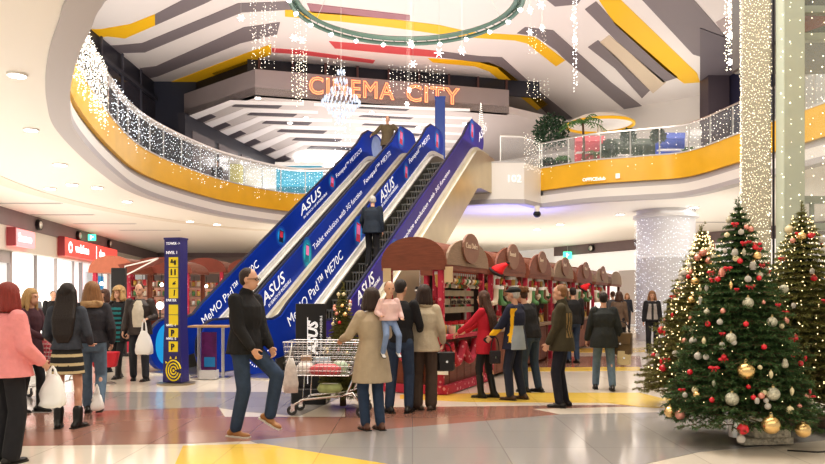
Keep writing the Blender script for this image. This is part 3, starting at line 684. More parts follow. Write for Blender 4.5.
def person(px,fy,H,face,label,top,bottom,hair,shoes, sex='m', group=None, lean=0.0, feet=None, hands=None, feetz=(0,0), footdir=(0,0), head=(0,0),
           toplen=.0, bulk=1.0, topextra=None, bottomkind='trousers', bootcol=None, Y=None, loc=None, scarf=None, hood=None, collar=None, coatopen=None, fine=.009, glasses=False, belt=None, hat=None, elbow=(0,-1,-.2), seated=False, stripes=None, handopen=False):
    """local frame: +y forward, +x to the person's right, z up, sized for 1.75 m then scaled"""
    k=H/1.75
    if loc is None:
        g=G(px,fy) if Y is None else V(((px-CX)/F*Y,Y,0)); loc=(g.x,g.y,0)
    t=thing('person',label,'person',loc,radians(face),group)
    sc_=M.Scale(k,4)
    shw=.185 if sex=='m' else .162; hipw=.155 if sex=='m' else .165
    hipz=.93; R=M.Rotation(-lean,3,'X'); piv=V((0,0,.95))
    def T(p): return piv+R@(V(p)-piv)
    ft=feet or ((-.10,0.0),(.10,0.0)); 
    hz=hipz-max(0,(abs(ft[0][1])+abs(ft[1][1]))*.06-.01)
    dz=hz-hipz
    legs=[]
    for i,s in enumerate((-1,1)):
        hip=V((s*.09,0,hz)); an=V((ft[i][0],ft[i][1],.085+feetz[i])); kn,an=ik(hip,an,.43,.425,(s*.1,1,0)); legs.append((hip,kn,an))
    sh=[T((s*shw,-.005,1.42+dz)) for s in (-1,1)]
    hd=hands or ((-.25,.06,.80),(.25,.06,.80)); arms=[]
    for i,s in enumerate((-1,1)):
        h=V(hd[i])+V((0,0,dz)); el,wr=ik(sh[i],h,.285,.255,(s*.35+elbow[0]*s,elbow[1],elbow[2])); arms.append((sh[i],el,wr))
    neck=T((0,.0,1.46+dz)); Rh=M.Rotation(radians(head[0]),3,'Z')@M.Rotation(-radians(head[1])-lean*.6,3,'X'); hb=T((0,.012,1.54+dz)); hc=hb+Rh@V((0,.02,.095))
    # ---------------- body, one continuous skin
    b=MB()
    tr=[(.96,.12,.08),(1.05,.115,.08),(1.2,.125,.085),(1.32,.14,.09),(1.41,.12,.07),(1.46,.055,.055)]
    b.loft([oval(T((0,0,z+dz)),x,y,R) for z,x,y in tr])
    limb(b,[neck-V((0,0,.03)),hb+Rh@V((0,0,.03))],[.052,.048])
    ell(b,hc+Rh@V((0,-.008,.022)),(.075,.092,.098),Rh,16,12)      # skull
    ell(b,hc+Rh@V((0,.030,-.045)),(.054,.058,.066),Rh,14,10)      # jaw
    ell(b,hc+Rh@V((0,.088,-.018)),(.012,.018,.024),Rh)            # nose
    ell(b,hc+Rh@V((0,.076,.022)),(.050,.014,.010),Rh)             # brow
    ell(b,hc+Rh@V((0,.080,-.060)),(.024,.010,.010),Rh)            # lips
    for s in (-1,1): ell(b,hc+Rh@V((s*.076,-.004,-.008)),(.010,.019,.030),Rh)
    for (h_,kn,an),s in zip(legs,(-1,1)):
        limb(b,[h_,kn+V((0,0,.0)),an],[.074,.050,.036]); ell(b,kn.lerp(an,.28)+V((0,-.018,0)),(.043,.045,.10))
        pass
    b.loft([oval(V((0,0,z+dz)),x,y,M.Identity(3)) for z,x,y in ((.86,.13,.085),(.93,.135,.09),(1.0,.125,.085))])
    for i,(s_,el,wr) in enumerate(arms):
        s=(-1,1)[i]; limb(b,[s_,el,wr],[.046,.036,.025]); d=(wr-el).normalized(); side=V((1,0,0)); 
        side=(V((0,1,0))-d*d.y).normalized() if abs(d.y)<.8 else (V((1,0,0))-d*d.x).normalized()
        nrm=d.cross(side).normalized(); inn=nrm if nrm.x*s<0 else -nrm
        Rm=M((side,inn,d)).transposed()
        ell(b,wr+d*.045,(.038,.016,.052),Rm)
        for f in range(4):
            o=(f-1.5)*.0195; ln=(.058,.070,.066,.050)[f] if side.y>0 else (.050,.066,.070,.058)[f]
            p0=wr+d*.085+side*o; c1=.25 if handopen else .5; p1=p0+(d*cos(c1)+inn*sin(c1))*ln*.5; c2=.5 if handopen else 1.3; p2=p1+(d*cos(c2)+inn*sin(c2))*ln*.5
            limb(b,[p0,p1,p2],[.0095,.0088,.0078],7)
        q0=wr+d*.03+side*.03; q1=q0+(d*.6+side*.65+inn*.35).normalized()*.036; q2=q1+(d*.85+side*.15+inn*.5).normalized()*.030; limb(b,[q0,q1,q2],[.013,.0105,.009],7)
    me=voxel(b,fine,1,'body'); me.transform(sc_); me.materials.append(SKIN); body=link('body',me,t)
    def child(name,me,m,par=t):
        me.transform(sc_); me.materials.clear(); 
        for q in (m if isinstance(m,(list,tuple)) else [m]): me.materials.append(q)
        return link(name,me,par)
    # eyes, mouth
    e=MB()
    for s in (-1,1): ell(e,hc+Rh@V((s*.030,.083,.002)),(.012,.008,.007),Rh,8,6)
    child('eye',mesh_of('eye',e,BLACK,True),mat('eye_dark',(.06,.04,.03),.3))
    e=MB(); ell(e,hc+Rh@V((0,.087,-.062)),(.024,.007,.005),Rh,8,6); child('mouth',mesh_of('mouth',e,BLACK,True),mat('lips',(.40,.13,.12),.5))
    if glasses:
        e=MB(); 
        for s in (-1,1): e.tube([hc+Rh@V((s*.034+.024*cos(a),.096,.003+.017*sin(a))) for a in np.linspace(0,2*pi,12,endpoint=False)],.003,5,True); e.rod(hc+Rh@V((s*.058,.09,.006)),hc+Rh@V((s*.08,.0,.004)),.003)
        child('glasses',mesh_of('g',e,BLACK),BLACK)
    # ---------------- lower clothing
    c=MB(); vs=.012
    if bottomkind in('trousers','leggings','wide'):
        r={'trousers':(.096,.076,.064),'leggings':(.088,.066,.050),'wide':(.102,.088,.088)}[bottomkind]
        for (h_,kn,an),s in zip(legs,(-1,1)):
            a2=an+ (kn-an).normalized()*(.015 if not bootcol else .02); limb(c,[h_,kn,a2],r)
            ell(c,h_+V((0,-.028,.0)),(.092,.096,.12))
        c.loft([oval(V((0,0,z+dz)),x,y,M.Identity(3)) for z,x,y in ((.84,.145,.115),(.93,.172,.13),(1.02,.155,.115),(1.06,.15,.11))])
        child('trousers' if bottomkind!='leggings' else 'leggings',voxel(c,vs,2,'trousers'),bottom)
    elif bottomkind=='skirt':
        c.loft([oval(V((0,(.0),z+dz)),x,y,M.Identity(3),24) for z,x,y in ((.66,.205,.16),(.75,.195,.155),(.86,.185,.145),(.96,.165,.125),(1.04,.14,.11))]); child('skirt',voxel(c,vs,1,'skirt'),bottom)
    # ---------------- shoes
    for (h_,kn,an),i in zip(legs,(0,1)):
        c=MB(); a=radians(footdir[i]); Rf=M.Rotation(a,3,'Z'); tilt=feetz[i]; 
        if tilt>.05: Rf=Rf@M.Rotation(-min(1.0,tilt*3.2),3,'X')
        f0=an+Rf@V((0,-.02,-.045)); 
        for y,zz,rx,ry,rz in ((-.035,-.002,.040,.05,.038),(.05,-.006,.042,.07,.034),(.13,-.014,.046,.065,.026),(.0,.03,.040,.055,.05)): ell(c,f0+Rf@V((0,y,zz)),(rx,ry,rz),Rf)
        bh=.0
        if bootcol: limb(c,[an+V((0,0,-.02)),an+(kn-an).normalized()*bootcol],[.055,.062])
        s=child('shoe',voxel(c,.01,1,'shoe'),shoes)
        c=MB(); c.loft([[f0+Rf@V((x*sx_,y,z)) for x,y in ((-.036,-.08),(.036,-.08),(.044,.05),(.046,.13),(.028,.19),(-.028,.19),(-.046,.13),(-.044,.05))] for z,sx_ in ((-.040,1.02),(-.024,1.06))])
        child('sole',mesh_of('sole',c,BLACK),mat('sole_dark',(.03,.028,.025),.7) if shoes.name!='tan_leather' else mat('sole_white',(.7,.68,.6),.7),s)
    # ---------------- upper clothing
    c=MB(); bk=bulk; lo=.93-toplen
    prof=[]
    w0=.185 if sex=='m' else .178
    if toplen>.25: prof.append((lo,(.225+.10*(toplen-.25))*1.02,.195))
    elif toplen>.05: prof.append((lo,.204,.168))
    prof += [(.90,.196,.156),(1.0,.182 if sex=='m' else .170,.146),(1.12,.165 if sex=='m' else .145,.125),(1.25,w0,.135),(1.36,w0*1.0,.125),(1.43,.135,.095),(1.475,.075,.072)]
    if toplen<=.05: prof[0]=(lo+.03,.186,.148)
    c.loft([oval(T((0,0,z+dz)) if z>.95 else V((0,0,z+dz)),x*(bk if z<1.43 else 1),y*(bk if z<1.43 else 1),R if z>.95 else M.Identity(3),20) for z,x,y in prof])
    for i,(s_,el,wr) in enumerate(arms):
        limb(c,[s_,el,el.lerp(wr,.90)],[.068*bk,.056*bk,.044*bk])
    if collar=='up': limb(c,[neck+R@V((0,-.01,-.01)),neck+R@V((0,0,.035))],[.078,.074])
    mo=voxel(c,vs,2,'jacket'); tm=top if isinstance(top,(list,tuple)) else [top]
    jk=child({0:'jacket'}.get(0) if toplen<.2 else 'coat',mo,tm)
    if len(tm)>1 and topextra:
        mi=[]; 
        for p in jk.data.polygons: mi.append(topextra(p.center/k, dz))
        jk.data.polygons.foreach_set('material_index',mi)
    if coatopen is not None:
        c=MB(); c.loft([[T((x,.5*0+y,z+dz)) for x,y in ((-wd,yy-.02),(-wd*.5,yy+.016),(wd*.5,yy+.016),(wd,yy-.02))] for z,wd,yy in ((.97,.085,.148*bk),(1.1,.10,.130*bk),(1.25,.105,.134*bk),(1.38,.08,.124*bk),(1.45,.045,.092))],caps=False,closed=False); child('sweater_front',mesh_of('sw',c,coatopen,True),coatopen)
    if scarf is not None:
        c=MB(); c.tube([T((.085*cos(a),.015+.085*sin(a),1.475+dz+.012*sin(a*2))) for a in np.linspace(0,2*pi,16,endpoint=False)],.035,8,True); c.loft([oval(T((x,.125,z+dz)),.04,.018,R,8) for x,z in ((.02,1.46),(.035,1.3),(.03,1.15))]); child('scarf',voxel(c,.01,1,'scarf'),scarf)
    if hood is not None:
        c=MB()
        for a in np.linspace(radians(150),radians(390),16): 
            p=T((.10*cos(a),-.025+.085*sin(a),1.47+dz)); c.ball(p,(.045,.045,.05),8,6)
            for q in range(3): c.ball(p+V((random.uniform(-.03,.03),random.uniform(-.03,.03),random.uniform(-.03,.04))),.02,6,4)
        child('fur_collar',voxel(c,.01,0,'fur'),hood)
    if belt is not None:
        c=MB(); c.loft([oval(V((0,0,z+dz)),.183*bk,.140*bk,M.Identity(3),20) for z in (.985,1.02)]); child('belt',mesh_of('belt',c,belt),belt)
    # ---------------- hair
    kind,hm=hair; c=MB()
    if kind!='bald':
        big={'short':.0,'long':.012,'bob':.022,'curly':.045,'crop':-.004}.get(kind,0)
        ell(c,hc+Rh@V((0,-.022,.036)),(.080+big,.092+big,.090+big),Rh,16,12)
        if kind in('short','crop'): ell(c,hc+Rh@V((0,-.045,-.01)),(.072+big,.062,.062),Rh)
        if kind=='long':
            for x in np.linspace(-.075,.075,7): limb(c,[hc+Rh@V((x*.9,-.055,.02)),hc+Rh@V((x*1.15,-.085,-.12)),T((x*1.35,-.125*bulk,1.33+dz)),T((x*1.15,-.145*bulk,1.14+dz)),T((x*.75,-.14*bulk,1.05+dz))],[.045,.04,.036,.030,.012],8)
            for s in (-1,1): limb(c,[hc+Rh@V((s*.072,.01,.03)),hc+Rh@V((s*.082,.0,-.08)),T((s*.11,.02,1.36+dz))],[.03,.03,.02],8)
        if kind in('bob','curly'):
            for a in np.linspace(radians(165),radians(375),9): limb(c,[hc+Rh@V((.07*cos(a),-.01+.08*sin(a),.02)),hc+Rh@V(((.085+big*.6)*cos(a),-.01+(.085+big*.6)*sin(a),-.085-(.02 if kind=='curly' else .035)))],[.036+big*.3,.033+big*.2],8)
        if kind=='curly':
            for _ in range(60):
                a=random.uniform(radians(150),radians(390)); z=random.uniform(-.11,.11); c.ball(hc+Rh@V((.115*cos(a)*sqrt(1-(z/.16)**2),-.015+.115*sin(a)*sqrt(1-(z/.16)**2),z+.01)),.022,6,4)
        me=voxel(c,.009,1,'hair'); 
        # keep the face clear: push hair vertices in front of the face back
        inv=Rh.transposed()
        for v in me.vertices:
            q=inv@(v.co-hc)
            if q.y>.048 and q.z<.048 and abs(q.x)<.085: q.y=.02; v.co=hc+Rh@q
        child('hair',me,hm)
    if hat:
        hk,hmat=hat; c=MB()
        if hk=='cap':
            ell(c,hc+Rh@V((0,-.015,.065)),(.098,.112,.060),Rh,16,10); ell(c,hc+Rh@V((0,.085,.050)),(.072,.060,.013),Rh,14,8)
        if hk=='beanie':
            ell(c,hc+Rh@V((0,-.02,.055)),(.094,.108,.082),Rh,16,10); c.tube([hc+Rh@V((.092*cos(a),-.015+.105*sin(a),.035)) for a in np.linspace(0,2*pi,18,endpoint=False)],.018,6,True)
        if hk=='furhat':
            for _ in range(40):
                a=random.uniform(0,2*pi); c.ball(hc+Rh@V((.09*cos(a),-.015+.10*sin(a),random.uniform(.04,.13))),.03,6,4)
            ell(c,hc+Rh@V((0,-.015,.08)),(.10,.11,.07),Rh)
        child('hat',voxel(c,.009,1,'hat'),hmat)
    # positions other things can be held at
    Rz=M.Rotation(radians(face),3,'Z'); t_loc=V(loc)
    t_hands=[t_loc+Rz@((a[2]+(a[2]-a[1]).normalized()*.07)*k) for a in arms]
    return t,t_hands
BK=lambda n,c=(.018,.018,.022):cloth(n,c)
JEANS=cloth('denim_blue',(.035,.06,.11),.35); JEANL=cloth('denim_light',(.12,.18,.25),.35); JACKB=cloth('jacket_black',(.014,.014,.016),.2,.5)
DARKT=cloth('trousers_dark',(.018,.018,.022)); SHOEB=mat('shoe_black',(.015,.014,.013),.35); TAN=mat('tan_leather',(.36,.17,.06),.5,noise=.2)
H_BLK=hairm('hair_black',(.020,.013,.011)); H_BR=hairm('hair_brown',(.075,.032,.018)); H_BL=hairm('hair_blonde',(.50,.32,.14)); H_RED=hairm('hair_red',(.26,.035,.025)); H_GR=hairm('hair_grey',(.55,.53,.50)); H_LB=hairm('hair_light_brown',(.28,.14,.06)); H_DK=hairm('hair_dark_brown',(.035,.018,.013))
def bandfn(z0,z1,n,rng_=(-9,9)):
    return lambda c,dz: (int((c.z-z0)/(z1-z0)*n)%2) if z0<c.z-dz<z1 else 0
def bag(kind,loc,label,m,size=(.3,.1,.3),rz=0,cat='bag',hang=.25,group=None):
    """loc = where the hand holds it"""
    w_,d_,h_=size; t=thing('shopping_bag' if kind in('plastic','paper') else 'handbag',label,cat,(loc[0],loc[1],loc[2]-h_-hang),rz,group)
    c=MB()
    if kind=='plastic':
        c.loft([[p+V((random.uniform(-.012,.012),random.uniform(-.012,.012),random.uniform(-.01,.01))) for p in oval((0,0,z*h_),w_*x,d_*y,M.Identity(3),14,.6)] for z,x,y in ((0,.34,.5),(.06,.42,.62),(.2,.43,.6),(.4,.42,.5),(.6,.36,.42),(.8,.28,.3),(.95,.20,.2),(1.0,.14,.15))]); obj('bag_body',c,m,t,'all')
        h=MB(); 
        for s in(-1,1): h.tube([(s*w_*.12,0,h_*.98),(s*w_*.08,0,h_+hang*.6),(0,0,h_+hang)],[.02,.012,.008],6)
        obj('handle',h,m,t,True)
    else:
        c.bevbox((0,0,h_/2),(w_,d_,h_),.03); obj('bag_body',c,m,t)
        h=MB(); h.tube([(w_*.36*cos(a),0,h_+ (hang*sin(a))) for a in np.linspace(0,pi,10)],.009,6); obj('handle',h,mat('strap_dark',(.03,.02,.02),.5),t,True)
        obj('flap',MB().bevbox((0,-d_/2-.004,h_*.72),(w_*.9,.012,h_*.5),.004),m,t); obj('clasp',MB().box((0,-d_/2-.014,h_*.5),(.03,.01,.03)),CHROME,t)
    return t
# ---- left group
PINK=cloth('pink_puffer',(.80,.30,.30),.12,.8)
p,h=person(7,462,1.62,-25,'red-haired person in a salmon pink puffer jacket at the left edge',PINK,DARKT,('bob',H_RED),SHOEB,'f',toplen=.08,bulk=1.36,bottomkind='wide',feet=((-.12,.02),(.13,-.05)),hands=((-.2,.25,1.0),(.24,.2,.98)))
h=V(h[1]); bag('plastic',(h.x+.05,h.y+.02,h.z),'crumpled white plastic bag held by the person in pink',mat('white_bag',(.88,.87,.85),.5),(.26,.14,.30),hang=.08)
DEN=cloth('denim_jacket_dark',(.055,.065,.085),.3); 
STR=[mat('skirt_black',(.02,.02,.02),.8),mat('skirt_cream',(.60,.50,.30),.8)]
def skirtfn(c): return 1 if (int((c.z-.60)/.032)%3)==1 else 0
p,h=person(67,428,1.66,8,'long-haired woman in dark denim jacket and striped miniskirt, seen from behind',DEN,STR[0],('long',H_BLK),SHOEB,'f',toplen=.0,bulk=1.03,bottomkind='skirt',bootcol=.14,feet=((-.10,.0),(.13,-.02)),footdir=(10,-25),hands=((-.20,.22,1.02),(.21,.22,1.02)))
for o in p.children:
    if o.name.startswith('skirt'):
        o.data.materials.clear(); [o.data.materials.append(m) for m in STR]; o.data.polygons.foreach_set('material_index',[skirtfn(q.center) for q in o.data.polygons])
p,h=person(92,414,1.70,20,'blond woman in black puffer with fur collar and faded jeans walking off',cloth('puffer_black',(.035,.035,.045),.2,.8),JEANL,('bob',H_LB),SHOEB,'f',toplen=.0,bulk=1.12,hood=cloth('fur_tan',(.42,.27,.14),.4,1),bottomkind='trousers',bootcol=.16,feet=((-.06,.16),(.10,-.16)),feetz=(0,.05),hands=((-.24,.12,.95),(.24,.12,.95)))
bag('plastic',(*G(97,418)[:2],.42),'small white bag swinging by the boots of the fur-collared woman',MATS['white_bag'],(.16,.1,.22),hang=.10)
p,h=person(30,412,1.62,-100,'blonde woman in dark coat facing right behind the person in pink',cloth('coat_maroon',(.06,.02,.03)),DARKT,('long',H_BL),SHOEB,'f',toplen=.2,bottomkind='leggings',bootcol=.22,feet=((-.08,.10),(.08,-.10)),hands=((-.15,.34,1.08),(.15,.34,1.06)))
p,h=person(119,378,1.70,168,'curly blonde woman in black coat over teal striped top',[cloth('coat_black2',(.02,.02,.025)),cloth('top_teal',(.02,.20,.22))],DARKT,('curly',H_BL),SHOEB,'f',toplen=.22,bottomkind='leggings',bootcol=.2,topextra=lambda c,dz:1 if (c.y>.06 and abs(c.x)<.11 and c.z<1.38 and int(c.z*22)%2) else 0,head=(0,-6),feet=((-.07,.14),(.08,-.12)))
p,h=person(140,380.5,1.76,-176,'man in dark leather jacket and cream sweater holding a white bag',cloth('leather_dark',(.045,.035,.032),.3,.5,.5),cloth('trousers_charcoal',(.035,.04,.05)),('short',H_BR),SHOEB,'m',toplen=.10,bulk=1.1,coatopen=cloth('sweater_cream',(.60,.55,.45)),feet=((-.13,.10),(.13,-.05)),hands=((-.20,.24,1.12),(.27,.10,.86)),footdir=(-12,12))
bag('plastic',h[0]+V((0,-.05,.02)),'white plastic carrier bag held by the man in cream sweater',MATS['white_bag'],(.34,.16,.42),hang=.22)
p,h=person(33,348,1.66,-172,'young man in pale blue vest far behind near the shops',[cloth('hoodie_grey',(.14,.15,.17)),cloth('vest_blue',(.35,.45,.55))],DARKT,('short',H_BR),SHOEB,'m',topextra=lambda c,dz:1 if abs(c.x)<.13 and c.y>0 else 0,fine=.014)
p,h=person(52,352,1.70,-140,'dark-haired man in black jacket far behind the denim-jacket woman',JACKB,DARKT,('short',H_BLK),SHOEB,'m',lean=.15,fine=.014)
# ---- walking man in front
p,h=person(245,436,1.83,-112,'man in black hooded jacket, jeans and tan shoes striding right',JACKB,JEANS,('short',H_DK),TAN,'m',toplen=.06,bulk=1.12,collar='up',glasses=True,feet=((-.10,.24),(.08,-.06)),feetz=(.13,0),hands=((-.14,.22,.93),(.16,.20,.93)),head=(12,0),footdir=(0,0),lean=.03)
# ---- group at the stall
BEI=cloth('coat_beige',(.44,.36,.26),.12,.45)
p,h=person(372,430,1.60,30,'woman in long beige coat and jeans, back turned, at the cart',BEI,JEANS,('bob',H_DK),mat('shoe_brown',(.12,.05,.03),.4),'f',toplen=.33,bulk=1.12,hands=((-.26,.32,1.12),(.22,.34,1.15)),feet=((-.08,.02),(.09,-.05)))
BABY=p
p,h=person(400,413,1.74,-10,'man in black sweater and blue jeans waiting at the stall',cloth('sweater_black',(.013,.013,.016)),JEANS,('short',H_BLK),SHOEB,'m',toplen=.03,hands=((-.2,.3,1.02),(.22,.28,1.05)),head=(-20,5),feet=((-.14,-.02),(.11,.03)),footdir=(45,-10))
p,h=person(424,410,1.66,-5,'woman in light beige short jacket and brown trousers at stall counter',cloth('jacket_sand',(.50,.43,.32),.12,.6),cloth('trousers_brown',(.085,.06,.045)),('bob',H_DK),mat('shoe_taupe',(.10,.07,.05),.4),'f',toplen=.10,bulk=1.16,bottomkind='wide',hands=((-.22,.26,1.05),(.26,.16,.95)),scarf=MATS.get('scarf_sand') or cloth('scarf_sand',(.42,.34,.24)),footdir=(70,-10))
bag('hand',(h[1].x+.02,h[1].y-.02,h[1].z+.04),'black shoulder bag carried by the woman in light beige jacket',mat('bag_black',(.02,.018,.018),.4),(.26,.14,.26),rz=.3,hang=.12)
REDT=cloth('tunic_red',(.48,.018,.04),.12,.3)
p,h=person(486,398,1.60,62,'woman in red tunic and black leggings reaching to the counter',REDT,DARKT,('long',H_BR),SHOEB,'f',toplen=.20,bottomkind='leggings',bootcol=.3,hands=((-.16,.44,1.06),(.14,.46,1.04)),feet=((-.07,.06),(.09,-.10)),lean=.04)
bag('hand',G(493,398)+V((.0,-.26,.93)),'small black checked bag at the hip of the woman in red',mat('bag_check',(.03,.025,.03),.5),(.17,.06,.19),rz=.2,hang=.2)
NAV=[cloth('jacket_navy',(.018,.022,.05),.2),cloth('panel_yellow',(.85,.50,.02),.1),cloth('panel_grey',(.32,.36,.38),.1)]
p,h=person(515,400,1.66,60,'man in black cap and navy jacket with yellow and grey side panels',NAV,cloth('trousers_navy',(.022,.028,.05)),('short',H_GR),mat('shoe_dkbrown',(.07,.035,.02),.4),'m',toplen=.14,bulk=1.16,hat=('cap',cloth('cap_black',(.015,.018,.018))),hands=((-.2,.34,.95),(.24,.20,.90)),feet=((-.10,.04),(.12,-.08)),footdir=(0,-8),
  topextra=lambda c,dz: (1 if (c.x<-.06 and -.055<c.y-.25*(1.2-c.z)*.4<-.005 and .9<c.z<1.42) else (2 if c.x<-.02 and c.y<-.03 and c.z<1.16 else (1 if c.x<-.2 and 1.0<c.z<1.10 else 0))))
p,h=person(531,392,1.68,45,'stooping person in black jacket and fur hat behind the cap wearer',JACKB,JEANS,('short',H_BR),SHOEB,'m',toplen=.05,bulk=1.1,lean=.25,hat=('furhat',cloth('fur_brown',(.16,.07,.03),.4,1)),feet=((-.1,.05),(.1,-.08)),bottomkind='trousers')
OLV=cloth('blazer_olive',(.06,.05,.026),.2,.4)
p,h=person(562,407,1.68,72,'man in olive brown jacket with white collar facing the stalls',[OLV,cloth('patch_tan',(.30,.20,.08))],cloth('trousers_black2',(.014,.015,.025)),('short',H_LB),SHOEB,'m',toplen=.12,bulk=1.14,hands=((-.17,.20,.86),(.20,.18,.88)),feet=((-.09,.03),(.10,-.03)),topextra=lambda c,dz: 1 if (c.y<-.08 and c.x<-.04 and 1.0<c.z<1.35 and int(abs(c.x)*45)%2) else 0,collar='up')
p,h=person(573,363,1.74,10,'man in black jacket and jeans browsing the stalls, back turned',JACKB,JEANS,('short',H_BLK),SHOEB,'m',toplen=.05,bulk=1.1,fine=.012)
p,h=person(604,390,1.60,-8,'person in dark long jacket and jeans walking away with satchel',cloth('jacket_charcoal',(.02,.024,.024),.2,.5),JEANL,('short',H_BLK),SHOEB,'f',toplen=.16,bulk=1.26,feet=((-.13,.14),(.12,-.20)),feetz=(0,.02),hands=((-.30,.1,.86),(.30,.0,.88)),lean=.08)
bag('hand',(G(621,390).x,G(621,390).y-.02,1.12),'brown satchel on the back of the person walking away',mat('bag_brown',(.11,.075,.04),.6,noise=.3),(.34,.14,.36),rz=-.5,hang=.18)
bag('paper',(h[1].x+.03,h[1].y-.02,h[1].z),'beige paper shopping bag swinging beside the brown satchel',mat('paper_beige',(.55,.48,.34),.7),(.22,.10,.24),rz=-.3,hang=.10)
p,h=person(627,331.5,1.70,175,'far woman with blond hair in dark top and slim black trousers',cloth('top_dark',(.025,.028,.04)),DARKT,('bob',H_LB),SHOEB,'f',bottomkind='leggings',fine=.016,feet=((-.07,.12),(.07,-.1)))
FURW=cloth('vest_white_fur',(.34,.31,.29),.3,1.0)
p,h=person(652,353,1.68,168,'woman in white furry vest over black beside the front Christmas trees',[cloth('sleeve_black',(.02,.02,.024)),FURW],DARKT,('bob',H_LB),SHOEB,'f',bulk=1.12,toplen=.05,topextra=lambda c,dz:1 if .025<abs(c.x)<.10+.25*(1.42-c.z)*.5 and c.y>-.02 and .96<c.z<1.40 else 0,fine=.013)
p,h=person(676,362,1.76,-150,'dark-coated person half hidden behind the left Christmas tree',JACKB,DARKT,('short',H_BLK),SHOEB,'m',bulk=1.1,fine=.014)
p,h=person(613,343,1.72,20,'far man in grey jacket among the stalls',cloth('jacket_grey',(.10,.10,.11)),DARKT,('short',H_BR),SHOEB,'m',fine=.016)
p,h=person(619,352,1.66,-30,'far person in brown coat beside the market stalls',cloth('coat_brown',(.15,.10,.07)),DARKT,('bob',H_BR),SHOEB,'f',toplen=.2,fine=.016)
p,h=person(105,372,1.66,150,'person in dark red coat standing behind the fur-collared woman',cloth('coat_dark_red',(.20,.02,.03)),DARKT,('bob',H_BR),SHOEB,'f',toplen=.2,fine=.014)
# escalator rider
sx=es(370,-7.55); zz=deckz(sx)-.25
loc=V((sx*sin(AZ)-7.50*cos(AZ), sx*cos(AZ)+7.50*sin(AZ), zz))
p,h=person(0,0,1.74,-AZ*57.3+4,'grey-haired man in dark jacket riding up the right escalator',cloth('jacket_navy_dark',(.018,.028,.045),.2,.5),DARKT,('short',H_GR),SHOEB,'m',toplen=.10,bulk=1.2,loc=loc,hands=((-.30,.25,.98),(.24,.1,.85)),head=(25,0),lean=.08)
loc=(-.82,23.6,5.72)
p,h=person(0,0,1.74,176,'person in olive coat arriving at the top of the left escalator',cloth('coat_olive_top',(.13,.10,.055)),DARKT,('short',H_BLK),SHOEB,'m',loc=loc,bulk=1.15,toplen=.15,hands=((-.50,.18,1.10),(.50,.18,1.10)),fine=.014)
# gallery visitors
for (x,y,Y,lab,m) in ((217,0,31,'visitor in dark clothes behind the left gallery railing',(.05,.04,.05)),):
    q=W(x,100,Y); person(0,0,1.70,170,lab,cloth('vis%d'%x,m),DARKT,('short',H_DK),SHOEB,'m',loc=(q.x,q.y,5.70),fine=.018)
# toddler carried by the woman in the long beige coat
g=BABY.location; r=M.Rotation(BABY.rotation_euler[2],3,'Z'); b0=V((W(389,300,8.12).x,8.12,.80))
t,h=person(0,0,.82,200,'toddler in pink top and blue trousers carried in the coat woman\'s arms',cloth('top_pink',(.78,.55,.53)),cloth('baby_blue',(.22,.30,.48)),('crop',H_LB),mat('shoe_white',(.8,.8,.82),.5),'m',loc=b0,bulk=1.3,feet=((-.20,.12),(.20,.16)),feetz=(.12,.12),hands=((-.26,.22,1.02),(.26,.20,1.08)),fine=.014)
nz=1.49*.82/1.75
for o in t.children:
    if o.name.split('.')[0] in('body','hair','eye','mouth'):
        for v in o.data.vertices:
            if v.co.z>nz and abs(v.co.x)<.09: v.co.x*=1.6; v.co.y=.01+(v.co.y-.01)*1.6; v.co.z=nz+(v.co.z-nz)*1.6
# ================================================================ market stalls
SA=radians(24.0); rdir=V((sin(SA),cos(SA),0)); ldir=V((-cos(SA),sin(SA),0)); K0=V((.47,11.1,0))
RPAT=mat('red_pattern',(.50,.03,.055),.7)
def redpattern():
    m=RPAT; nt=m.node_tree; b=nt.nodes['Principled BSDF']; tc=nt.nodes.new('ShaderNodeTexCoord'); v=nt.nodes.new('ShaderNodeTexVoronoi'); v.inputs['Scale'].default_value=11; r=nt.nodes.new('ShaderNodeValToRGB')
    r.color_ramp.elements[0].position=.0; r.color_ramp.elements[0].color=(.68,.30,.33,1); r.color_ramp.elements[1].position=.34; r.color_ramp.elements[1].color=(.48,.035,.075,1); r.color_ramp.interpolation='CONSTANT'
    r.color_ramp.elements[1].position=.28
    nt.links.new(tc.outputs['Object'],v.inputs['Vector']); nt.links.new(v.outputs['Distance'],r.inputs['Fac']); nt.links.new(r.outputs['Color'],b.inputs['Base Color'])
redpattern()
BOARD=mat('beige_board',(.60,.46,.28),.6); DARKW=mat('dark_interior',(.06,.035,.028),.7)
def arch(mb,x0,x1,z0,h,y0,y1,n=14,axis='x'):
    pts=[(x0,z0)]+[((x0+x1)/2-(x1-x0)/2*cos(a),z0+h*sin(a)**.8) for a in np.linspace(0.12,pi-.12,n)]+[(x1,z0)]
    if axis=='x': # arch in x-z plane extruded along y
        n_=len(pts); vs=[(x,y0,z) for x,z in pts]+[(x,y1,z) for x,z in pts]
    else: n_=len(pts); vs=[(y0,x,z) for x,z in pts]+[(y1,x,z) for x,z in pts]
    fs=[tuple(range(n_)),tuple(range(2*n_-1,n_-1,-1))]+[(i,(i+1)%n_,n_+(i+1)%n_,n_+i) for i in range(n_)]
    mb.add(vs,fs); return mb
